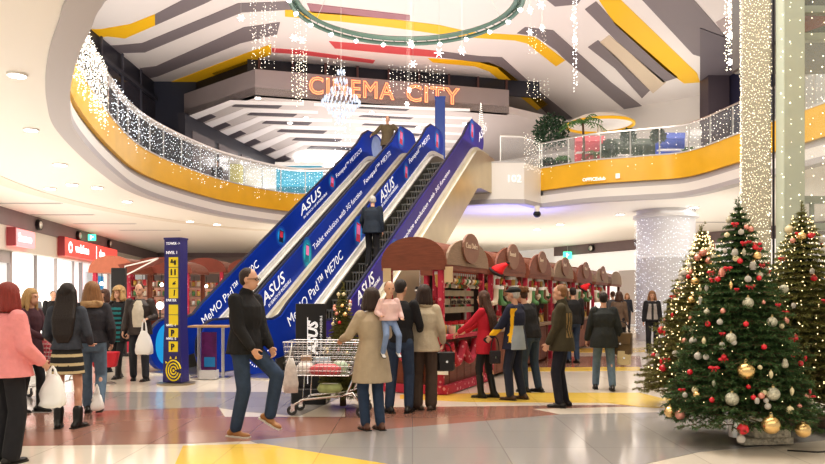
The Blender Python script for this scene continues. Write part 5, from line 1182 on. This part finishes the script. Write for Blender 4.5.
# ornaments
OM={'gold':mat('bauble_gold',(.85,.60,.28),.22,metal=.85),'silver':mat('bauble_silver',(.62,.56,.44),.3,metal=.35,noise=.75,nscale=3.5,bump=.4,bscale=8),'red':mat('bauble_red',(.72,.02,.04),.25,coat=.5),'white':mat('bauble_white',(.85,.80,.72),.5,bump=.7,bscale=60),'rose':mat('bauble_rose',(.75,.35,.28),.25,metal=.6),'cream':mat('bauble_cream',(.80,.70,.45),.3)}
CAPM=mat('bauble_cap',(.75,.6,.3),.3,metal=.9)
PM={}
def orn_mesh(kind,col):
    k=(kind,col)
    if k in PM: return PM[k]
    b=MB()
    if kind=='ball': b.ball((0,0,0),1,18,12)
    elif kind=='drop': b.lathe((0,0,0),[(.02,-1.5),(.35,-1.0),(.62,-.2),(.60,.3),(.35,.8),(.12,1.0)],14)
    elif kind=='cone':
        for i in range(5): b.lathe((0,0,-.9+i*.38),[(.35+.35*sin(pi*(i+.6)/5.5),.42),(.55+.35*sin(pi*(i+.6)/5.5),.0)],10)
    elif kind=='bow':
        for s in(-1,1): b.ball((s*.75,0,.1),(.75,.35,.5),10,7)
        b.ball((0,0,.1),(.35,.4,.35),8,6)
        for s in(-1,1): b.loft([[V((s*(.2+.4*j),0.0,-.1-.9*j))+V((x,y,0)) for x,y in((-.18,-.05),(.18,-.05),(.18,.05),(-.18,.05))] for j in (0,1)])
    cp=MB().lathe((0,0,.95),[(.22,0),(.22,.22),(.05,.24)],10).tube([(.13*cos(a),0,1.27+.13*sin(a)) for a in np.linspace(0,2*pi,8,endpoint=False)],.03,4,True)
    PM[k]=(mesh_of(kind,b,OM[col],True),mesh_of('cap',cp,CAPM,True)); return PM[k]
KN={'ball':'ball','drop':'drop-shaped ornament','cone':'pine cone ornament','bow':'ribbon bow'}
def ornament(p,r,kind,col,treen,zone,side):
    words_={'gold':'shiny gold','silver':'silvery frosted','red':'glossy red','white':'white frosted','rose':'rose-copper','cream':'cream'}[col]
    lab='%s %s %s on %s'%(words_,KN[kind],zone+(' '+side if side else ''),treen)
    t=thing({'ball':'bauble','drop':'drop_ornament','cone':'pine_cone_ornament','bow':'ribbon_bow'}[kind],lab,'ornament',p,random.uniform(-.6,.6),lab)
    a,b=orn_mesh(kind,col); link({'ball':'sphere','drop':'drop','cone':'scales','bow':'ribbon'}[kind],a,t)
    if kind!='bow': link('cap',b,t)
    t.scale=(r,)*3; return t
def zone(z): return 'high up' if z>1.75 else ('at mid height' if z>1.05 else 'low down')
def oncone(px,py,T,H,R,push=1.0):
    """point on the camera-facing side of the crown seen at a given pixel"""
    best=None
    for it in range(200):
        Y=T.y-R*1.1+it*R*1.1/200; q=W(px,py,Y); rr=sqrt((q.x-T.x)**2+(q.y-T.y)**2); f=max(0,min(1,(q.z-.28)/(H-.28))); lim=R*(1-f)**.88*.97+.03
        if rr<=lim: return q
    q=W(px,py,T.y); return q
def bulbs(T,H,R,n,label,seed,r=.009):
    rg=random.Random(seed); mb=MB(); wr=[]
    for i in range(n):
        f=i/n; z=.35+(H-.5)*f; a=i*.37+rg.uniform(-.1,.1); fr=max(0,(z-.28)/(H-.28)); q=V((cos(a),sin(a),0))*(R*(1-fr)**.88*rg.uniform(.72,1.0)+.02)+V((0,0,z+rg.uniform(-.05,.05))); wr.append(q)
        mb.add([q+V((r,0,0)),q+V((-r,0,0)),q+V((0,r,0)),q+V((0,-r,0)),q+V((0,0,r)),q+V((0,0,-r))],[(0,2,4),(2,1,4),(1,3,4),(3,0,4),(2,0,5),(1,2,5),(3,1,5),(0,3,5)])
    t=thing('fairy_lights',label,'string lights',T); o=obj('bulbs',mb,mat('fairy_bulb',(1,.8,.45),.5,emit=2.2,ecol=(1,.76,.42)),t); o['kind']='stuff'; obj('wire',MB().tube(wr,.0022,3),mat('wire_green',(.02,.06,.02),.6),t)
TM=V((3.42,7.55,0)); HM,RM=2.55,.73; TRm='the front Christmas tree'
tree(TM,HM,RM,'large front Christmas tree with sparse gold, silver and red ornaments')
big=[(746,371,9,'ball','gold'),(771,425,9.5,'ball','gold'),(803,430,8,'ball','gold'),(732,399,8,'ball','silver'),(773,394,8,'ball','silver'),(748,303,6.5,'ball','silver'),(772,322,6,'ball','silver'),(784,289,5,'ball','silver'),(731,338,6,'ball','silver'),(693,341,4.5,'ball','white'),(698,356,4.5,'ball','white'),(706,357,3.5,'ball','white'),(714,383,3.6,'drop','silver'),(771,374,3.6,'drop','cream'),(792,391,3.6,'drop','cream'),(704,341,3.6,'drop','cream'),(731,285,3.6,'drop','gold'),
(724,357,3,'ball','red'),(708,324,3,'ball','red'),(746,324,3,'ball','red'),(795,337,3,'ball','red'),(714,368,4,'bow','red'),(743,429,6,'ball','red'),(670,412,6,'ball','gold'),(680,415,5,'ball','rose'),(741,439,5,'ball','white'),
(735,224,3.2,'bow','red'),(741,232,3.4,'ball','white'),(727,235,2.8,'ball','cream'),(744,243,3.2,'bow','red'),(755,247,3,'ball','red'),(735,253,4.5,'cone','white'),(757,256,4.5,'ball','gold'),(740,261,3,'ball','red'),(753,266,5,'cone','white'),(722,273,4.5,'cone','rose'),(728,268,3.2,'bow','red'),(748,279,4,'ball','white'),(759,278,2.8,'ball','red'),(718,279,3,'ball','red'),
(697,395,4,'ball','gold'),(685,395,3.2,'ball','white'),(712,400,3,'ball','red'),(722,346,4.2,'cone','white'),(700,300,4,'drop','white'),(723,311,3,'ball','rose'),(764,347,3,'ball','red'),(785,362,3.5,'cone','silver'),(720,322,3.6,'ball','white'),(690,372,3,'ball','red'),(757,401,3.5,'cone','white'),(790,410,4,'ball','cream')]
for (x,y,r,k,c) in big:
    q=oncone(x,y,TM,HM,RM); r_=r/F*q.y*(.85 if c in('silver','white') else .95); side='left' if x<725 else ('right' if x>757 else 'centre'); ornament(q,r_,k,c,TRm,zone(q.z),side)
rg=random.Random(77)
for i in range(46):
    z=.45+1.9*rg.random()**1.2; f=(z-.28)/(HM-.28); rr=RM*(1-f)**.88*.97+.02; a=rg.uniform(pi*1.02,pi*1.98); q=V((TM.x+rr*cos(a),TM.y+rr*sin(a),z)); k=rg.choice(['ball','ball','drop','bow']); c='red' if k=='bow' else rg.choice(['white','cream','silver','red','rose'])
    ornament(q,rg.uniform(.022,.034),k,c,TRm,zone(z),'left' if cos(a)<-.2 else ('right' if cos(a)>.2 else 'centre'))
bulbs(TM,HM,RM,150,'sparse fairy lights wound through the front Christmas tree',5,.006)
TR=V((4.62,8.55,0)); HR_,RR=2.62,.86
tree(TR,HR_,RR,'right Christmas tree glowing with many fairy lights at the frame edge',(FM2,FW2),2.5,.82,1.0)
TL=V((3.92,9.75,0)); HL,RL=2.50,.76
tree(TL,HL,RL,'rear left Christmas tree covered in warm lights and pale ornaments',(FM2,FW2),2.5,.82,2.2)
bulbs(TR,HR_,RR,620,'dense warm fairy lights on the right Christmas tree',6); bulbs(TL,HL,RL,800,'dense warm fairy lights on the rear left Christmas tree',8,.013)
for (T_,H_,R_,nm_,n,sd) in ((TR,HR_,RR,'the right Christmas tree',64,21),(TL,HL,RL,'the rear left Christmas tree',72,33)):
    rg=random.Random(sd)
    for i in range(n):
        f=rg.random()**1.15*.93; z=.4+(H_-.55)*f; a=rg.uniform(pi*.92,pi*2.08); fr=max(0,(z-.28)/(H_-.28)); rr=R_*(1-fr)**.88*.97+.02
        q=V((T_.x+rr*cos(a),T_.y+rr*sin(a),z)); k=rg.choice(['ball','ball','ball','drop','cone','bow']); c={'bow':'red','cone':rg.choice(['white','rose'])}.get(k) or rg.choice(['gold','silver','red','red','white','cream','rose'])
        ornament(q,rg.uniform(.028,.055) if k=='ball' else .032,k,c,nm_,zone(z),'left' if cos(a)<0 else 'right')
# tree stand of planks with silvery wrapped stones
for T_,lab in ((TM,'low timber cross stand with silvery wrapping under the front Christmas tree'),):
    t=thing('tree_stand',lab,'tree stand',(T_.x+.12,T_.y-.20,0),.15)
    obj('cross_plank',MB().bevbox((.05,-.02,.05),(.55,.14,.07),.01),mat('glitter_silver',(.55,.50,.40),.35,metal=.4,noise=.7,nscale=25,bump=1,bscale=40),t); obj('cross_plank',MB().bevbox((.05,.22,.045),(.14,.6,.07),.01),WOODL,t)
    obj('box',MB().bevbox((.08,.0,.15),(.40,.24,.13),.02),MATS['glitter_silver'],t); obj('collar',MB().lathe((-.12,.20,.05),[(.08,0),(.08,.2),(.06,.2)],12),STEEL,t)
for T_,lab in ((TR,'timber stand hidden under the right Christmas tree'),(TL,'timber stand under the rear left Christmas tree')):
    t=thing('tree_stand',lab,'tree stand',T_,.4); obj('cross_plank',MB().bevbox((0,0,.045),(.7,.12,.07),.01).bevbox((0,0,.05),(.12,.7,.07),.01),WOODL,t); obj('collar',MB().lathe((0,0,.05),[(.08,0),(.08,.2),(.06,.2)],12),STEEL,t)
o=tag(obj('power_cable',MB().tube([(0,0,.008),(.25,-.08,.008),(.5,-.02,.008),(.8,-.1,.008),(1.2,.1,.008)],.008,5),BLACK,None,True),'thin black power cable on the floor beside the front tree stand','cable'); o.location=(TM.x+.25,TM.y-.5,0)
# small tree behind the cart
TS=V(((343-CX)/F*9.9,9.9,0)); HS,RS=1.72,.34
tree(TS,HS,RS,'slim small Christmas tree with white baubles behind the shopping cart',(FM2,FW2),2.5,.82,.5); bulbs(TS,HS,RS,60,'fairy lights on the slim small Christmas tree',9,.006)
rg=random.Random(4)
for i in range(30):
    f=rg.random()*.9; z=.5+(HS-.55)*f; a=rg.uniform(pi,2*pi); fr=(z-.28)/(HS-.28); rr=RS*(1-fr)**.88+.02; ornament(V((TS.x+rr*cos(a),TS.y+rr*sin(a),z)),rg.uniform(.022,.032),'ball',rg.choice(['white','cream','rose','red','gold']),'the slim small tree',zone(z),'')
# ================================================================ elevator shaft and light-wrapped column
GL=mat('shaft_frost',(.60,.66,.56),.25,alpha=.85); SG=mat('shaft_steel_green',(.40,.44,.38),.35,metal=.3); 
t=thing('elevator_shaft','tall glass elevator shaft with pale green steel posts at right edge','elevator shaft',(5.56,10.6,0))
obj('post',MB().bevbox((.0,0,5.4),(.31,.24,10.8),.01),GL,t); obj('post',MB().bevbox((2.6,0,5.4),(.31,.24,10.8),.01),GL,t); obj('post',MB().bevbox((2.6,2.6,5.4),(.12,.12,10.8),.01),SG,t)
obj('glass_pane',MB().box((1.3,-.0,5.4),(2.3,.02,10.8)),mat('shaft_glass',(.75,.85,.80),.04,alpha=.14),t)
for z in (2.55,2.95,5.35,5.75): obj('crossbeam',MB().box((1.3,.05,z),(2.35,.14,.10)),SG,t)
c=MB()
for x in np.linspace(.35,2.3,7): c.box((x,.06,2.75),(.05,.05,.36))
obj('lattice',c,SG,t)
t=thing('elevator_car','dark elevator car with red machinery inside the glass shaft','elevator',(6.7,11.9,5.45)); obj('cabin',MB().bevbox((0,0,1.1),(2.0,2.0,2.1),.05),mat('cabin_dark',(.10,.10,.10),.3),t); obj('roof_rail',MB().box((0,-1,2.2),(2.0,.1,.12)),SG,t); obj('machinery',MB().rod((-.9,-1.02,.15),(-.3,-1.02,.35),.12).rod((-.2,-1.02,.3),(.6,-1.02,.25),.08),mat('machine_red',(.30,.05,.05),.5),t)
CRZ=-math.atan2(5.25,11.0)
t=thing('square_column','square pale column wrapped in warm string lights right of centre','column',(5.25,11.0,0)); obj('shaft',MB().bevbox((0,0,5.4),(.40,.40,10.8),.02),mat('column_beige',(.44,.41,.33),.6,noise=.2,nscale=30),t); obj('base',MB().bevbox((0,0,.1),(.50,.50,.2),.02),LGREY,t); obj('edge_strip',MB().bevbox((.235,-.10,5.4),(.03,.06,10.8),.004),DARK,t)
t.rotation_euler=(0,0,CRZ); CR=M.Rotation(CRZ,3,'Z'); CC=V((5.25,11.0,10.7))
curtain('string_lights','warm string lights wrapped densely around the square column',[(CC+CR@V((u,-.215,0)),10.6) for u in np.linspace(-.20,.20,20)]+[(CC+CR@V((-.215,u,0)),10.6) for u in np.linspace(-.2,.2,8)],.06,.0075,mat('column_bulb',(1,.9,.65),.5,emit=1.25,ecol=(1,.93,.78)),jit=.012)
curtain('string_lights','sparse string lights falling in front of the glass elevator shaft',[((5.3+.16*i+random.random()*.05,10.42,10.7),10) for i in range(-1,18)],.19,.009,BULB)
# ================================================================ hanging decorations
t=thing('light_ring','large hanging green ring truss carrying small bright lamps','lamp ring',(-.15,18.3,9.0)); TEALM=mat('ring_green',(.13,.22,.18),.35,metal=.3); R_=2.95
for z,r in ((0,R_),(.17,R_),(.08,R_-.16)): obj('ring_tube',MB().tube([(r*cos(a),r*sin(a),z) for a in np.linspace(0,2*pi,64,endpoint=False)],.058,6,True),TEALM,t,True)
c=MB()
for a in np.linspace(0,2*pi,56,endpoint=False): c.rod((R_*cos(a),R_*sin(a),0),((R_-.16)*cos(a+.05),(R_-.16)*sin(a+.05),.08),.012); c.rod((R_*cos(a),R_*sin(a),.17),((R_-.16)*cos(a+.05),(R_-.16)*sin(a+.05),.08),.012)
obj('truss_web',c,TEALM,t)
for a in np.linspace(0,2*pi,22,endpoint=False): l=obj('ring_lamp',MB().ball((R_*cos(a+.1),R_*sin(a+.1),-.05),.065,8,6),BULBW,t,True); obj('lamp_holder',MB().lathe((R_*cos(a+.1),R_*sin(a+.1),-.02),[(.05,0),(.07,.06)],8),STEEL,l)
for a in (.5,2.6,4.7): obj('suspension_wire',MB().rod((R_*cos(a),R_*sin(a),.1),(R_*.6*cos(a),R_*.6*sin(a),1.95),.008),STEEL,t)
def hangcurt(px0,px1,py0,py1,Y,label,n,m=BULBM,r=.0105,step=.10,frame=True,depth=.3):
    a=W(px0,py0,Y); b=W(px1,py0,Y); l=(py1-py0)/F*Y
    curtain('hanging_light_strings',label,[((lerp(a.x,b.x,(i+.5)/n),Y+random.uniform(-depth,depth),a.z),l*random.uniform(.75,1.0)) for i in range(n)],step,r,m,cat='hanging lights')
hangcurt(250,277,0,48,20,'cluster of icicle light strings hanging at upper left under the grey stripes',9)
hangcurt(252,275,28,74,20,'fan-shaped cluster of light strings over the left yellow stripe',9)
hangcurt(292,308,50,108,21,'dense column of warm hanging lights left of the neon letters',11,BULB,.011,.10)
hangcurt(294,306,-10,50,21,'upper strands of hanging lights above the dense warm column',4)
hangcurt(388,446,66,98,23,'curtain of hanging lights around the CITY letters',16,BULBM,.013)
hangcurt(322,346,60,82,20,'short light strands above the crystal chandelier',8)
hangcurt(529,546,26,60,22,'sparse light strands before the right yellow stripe',7)
hangcurt(525,548,80,104,24,'small light strands above the gallery plants',8,BULB)
hangcurt(333,352,110,160,22,'fine strands hanging below the crystal chandelier',5,BULBC)
hangcurt(726,733,-10,72,13,'bright long string of lights in front of the dark upper columns',5,BULB,.012,.05,depth=.05)
hangcurt(573,577,-5,105,20,'single long strand of bright lights above the gallery palm',2,BULBW,.014,.09,depth=.05)
# crystal chandelier
p=W(341,103,20); t=thing('crystal_chandelier','pale blue and white crystal chandelier before the neon letters','chandelier',p); t.scale=(.75,.75,1); XT=mat('crystal',(.55,.66,.85),.1,emit=.12,ecol=(.7,.82,1)); c=MB()
for ring,(r,z,n) in enumerate(((.12,.85,8),(.22,.6,10),(.36,.35,14),(.60,.12,22),(.70,0,26),(.5,-.15,20),(.3,-.32,14),(.15,-.5,8))):
    for i in range(n):
        a=2*pi*i/n+ring*.3; c.ball((r*cos(a),r*sin(a),z),(.035,.035,.075),5,4)
obj('crystals',c,XT,t)['kind']='stuff'
obj('frame',MB().tube([(.60*cos(a),.60*sin(a),.14) for a in np.linspace(0,2*pi,24,endpoint=False)],.012,5,True).tube([(.36*cos(a),.36*sin(a),.38) for a in np.linspace(0,2*pi,24,endpoint=False)],.012,5,True).rod((0,0,-.4),(0,0,1.1),.015),STEEL,t); obj('suspension_wire',MB().rod((0,0,1.0),(0,0,11-p.z),.006),STEEL,t)
# stars of bright light
k=0
for (x,y,Y,s) in ((411,44,19,1),(439,53,19,1),(462,51,19,1),(413,64,20,.9),(302,40,19,.8),(294,38,19,.8),(530,10,18,.9),(541,5,18,.9),(542,28,19,.8),(530,32,19,.8),(573,18,18,.7),(575,40,18,.7),(409,90,20,.7),(407,104,20,.6),(731,35,13,.6),(731,62,13,.6),(241,18,18,.7)):
    q=W(x,y,Y); t=thing('star_lamp','small star-shaped lamp hanging on a wire in the atrium','star lamp',q,random.random(),'hanging star lamps'); c=MB()
    for a in range(6):
        an=a*pi/3; c.rod((0,0,0),(.13*cos(an)*s,0,.13*sin(an)*s),.02,.002,5)
    for d in ((0,1,0),(0,-1,0)): c.rod((0,0,0),V(d)*.10*s,.02,.002,5)
    obj('star',c,BULBW,t); obj('suspension_wire',MB().rod((0,0,.05),(0,0,ROOFZ-q.z),.003,.003,4),STEEL,t)
# ================================================================ gallery plants and fittings
LEAF=mat('palm_leaf',(.06,.17,.04),.5,noise=.4,nscale=4); LEAFD=mat('dark_leaf',(.02,.06,.025),.5,noise=.5,nscale=5)
def palm(loc,h,n,L,label,bush=False,m=LEAF):
    t=thing('potted_palm' if not bush else 'potted_shrub',label,'plant',loc); rg=random.Random(int(h*100)+n)
    obj('pot',MB().lathe((0,0,0),[(.18,0),(.26,.4),(.28,.42),(.24,.42)],14),mat('pot_dark',(.10,.08,.07),.6),t,True)
    if not bush: obj('stem',MB().tube([(0,0,.4),(.03,0,h*.6),(0,.02,h)],[.06,.045,.035],7),BARK,t,True)
    c=MB()
    if bush:
        for i in range(1300):
            a=rg.uniform(0,2*pi); b=math.acos(rg.uniform(-.7,1)); rr=L*rg.uniform(.55,1); q=V((rr*sin(b)*cos(a),rr*sin(b)*sin(a),h+rr*cos(b)*1.15)); d=V((rg.gauss(0,1),rg.gauss(0,1),rg.gauss(0,1))).normalized(); e=d.cross(V((rg.gauss(0,1),rg.gauss(0,1),1))).normalized(); l=.14
            c.add([q,q+d*l*.5+e*l*.22,q+d*l,q+d*l*.5-e*l*.22],[(0,1,2,3)])
    else:
        for i in range(n):
            a=2*pi*i/n+rg.uniform(-.2,.2); el=rg.uniform(.1,1.1); pts=[]
            for k in range(9): u=k/8; pts.append(V((cos(a)*L*u*cos(el*.6),sin(a)*L*u*cos(el*.6),h+L*(sin(el)*u-.75*u*u))))
            side=V((-sin(a),cos(a),0))
            for k in range(8):
                for s in(-1,1):
                    w_=L*.26*sin(pi*(k+1)/9.5); q=pts[k]; q2=pts[k+1]; c.add([q,q.lerp(q2,.6),q.lerp(q2,.8)+side*s*w_+V((0,0,-w_*.5))],[(0,1,2)])
            c.tube(pts,.012,4)
    obj('foliage',c,m,t)
    return t
q=W(583,128,24.5); palm((q.x,q.y,5.7),1.75,13,.85,'green palm with arching fronds behind the right gallery railing')
q=W(551,128,25.2); palm((q.x,q.y,5.7),1.55,0,.62,'dense dark green shrub at the corner by the escalator landing',True,LEAFD)
q=W(596,128,26.5); palm((q.x,q.y,5.7),1.1,10,.55,'small palm beside the taller gallery palm')
q=W(609,128,25); palm((q.x,q.y,5.7),.95,0,.26,'small round shrub right of the gallery palms',True,LEAFD)
for (x_,lab_) in ((628,'tall narrow potted shrub behind the middle of the right gallery railing'),(658,'tall narrow potted shrub nearer the dark upper columns')):
    q=W(x_,128,24.3); palm((q.x,q.y,5.7),1.25,0,.20,lab_,True,LEAFD)
for i,(x,lab) in enumerate(((548,'low leafy shrub left end of gallery planter'),(563,'second low leafy shrub in the gallery planter'),(640,'low shrub behind right gallery railing, mid stretch'),(690,'low flowering shrub behind railing near right columns'),(712,'low shrub beside the light-wrapped square column'))):
    q=W(x,160,(24.9,24.6,23.8,23.2,22.5)[i]); palm((q.x,q.y,5.7),.35,0,.24,lab,True,LEAF if i%2 else LEAFD)
# yellow and white kiosk canopy
q=W(600,130,28); t=thing('kiosk_canopy','white kiosk canopy with yellow rim behind the gallery plants','canopy',(q.x,28,5.7)); obj('canopy',MB().lathe((0,0,2.65),[(1.25,-.1),(1.2,.0),(.8,.18),(.4,.26),(0.01,.28)],40),WHITE,t,True); obj('rim',MB().tube([(1.27*cos(a),1.27*sin(a),2.52) for a in np.linspace(0,2*pi,40,endpoint=False)],.06,6,True),YST,t,True); obj('mast',MB().rod((0,0,0),(0,0,2.6),.12),STEEL,t)
# shop units on the right gallery
for (x0,x1,Y,cc,lab,kind) in ((575,604,27,(.62,.07,.10),'rose-red lit shopfront behind the gallery railing','a'),(606,655,27.5,(.05,.08,.045),'dark green shelving display behind the gallery railing','b'),(656,684,26.5,(.04,.10,.50),'blue shop display behind the gallery railing','c'),(686,700,26,(.75,.72,.68),'pale shop partition behind gallery railing at right','d')):
    a=W(x0,150,Y); b=W(x1,150,Y); t=thing('shop_display',lab,'shop display',((a.x+b.x)/2,Y,5.7)); w_=b.x-a.x; obj('back_board',MB().bevbox((0,0,.95),(w_,.2,1.8),.02),mat('disp_'+kind,cc,.5,noise=.5,nscale=3),t); obj('header',MB().bevbox((0,-.12,1.75),(w_,.1,.2),.01),mat('disph_'+kind,tuple(min(1,v*1.5+.1) for v in cc),.5),t); obj('shelf',MB().box((0,-.3,.75),(w_,.5,.05)).box((0,-.2,1.2),(w_,.3,.04)),WHITE,t)
t=thing('white_bench','long white counter behind the right gallery railing','counter',(W(610,160,24.6).x,24.9,5.7),-.12); obj('top',MB().bevbox((0,0,.42),(3.6,.5,.07),.02),WHITE,t); 
for s in(-1.5,0,1.5): obj('leg',MB().bevbox((s,0,.2),(.06,.4,.4),.01),WHITE,t)
# shop units on left gallery
for i,(x,Y,cc,lab) in enumerate(((262,32.5,(.80,.78,.70),'white kiosk unit on the far left gallery'),(300,32,(.05,.35,.50),'bright turquoise display on the far left gallery'),(236,31.5,(.55,.50,.20),'small yellowish display stand on the left gallery'))):
    q=W(x,185,Y); t=thing('shop_display',lab,'shop display',(q.x,Y,5.7)); obj('back_board',MB().bevbox((0,0,.8),((1.6,2.0,.5)[i],.6,1.6),.03),mat('ldisp%d'%i,cc,.5,noise=.4,nscale=3,emit=.3),t); obj('header',MB().bevbox((0,-.05,1.7),((1.7,2.1,.55)[i],.6,.16),.02),WHITE,t)
# flying gingerbread-white tinsel tree on landing
q=W(480,105,25); t=thing('lit_wire_tree','small golden cone of lights beyond the escalator top','light cone',(W(481,150,26).x,26,5.7)); obj('pole',MB().rod((0,0,0),(0,0,2.0),.02),STEEL,t); c=MB()
for i in range(160):
    f=i/160; a=i*.5; r=.20*(1-f)+.02; q=V((r*cos(a),r*sin(a),2.0+1.0*f)); c.ball(q,.010,4,3)
obj('bulbs',c,BULBM,t)['kind']='stuff'; t.scale=(.5,.5,.95)
# left wall spot: nothing else
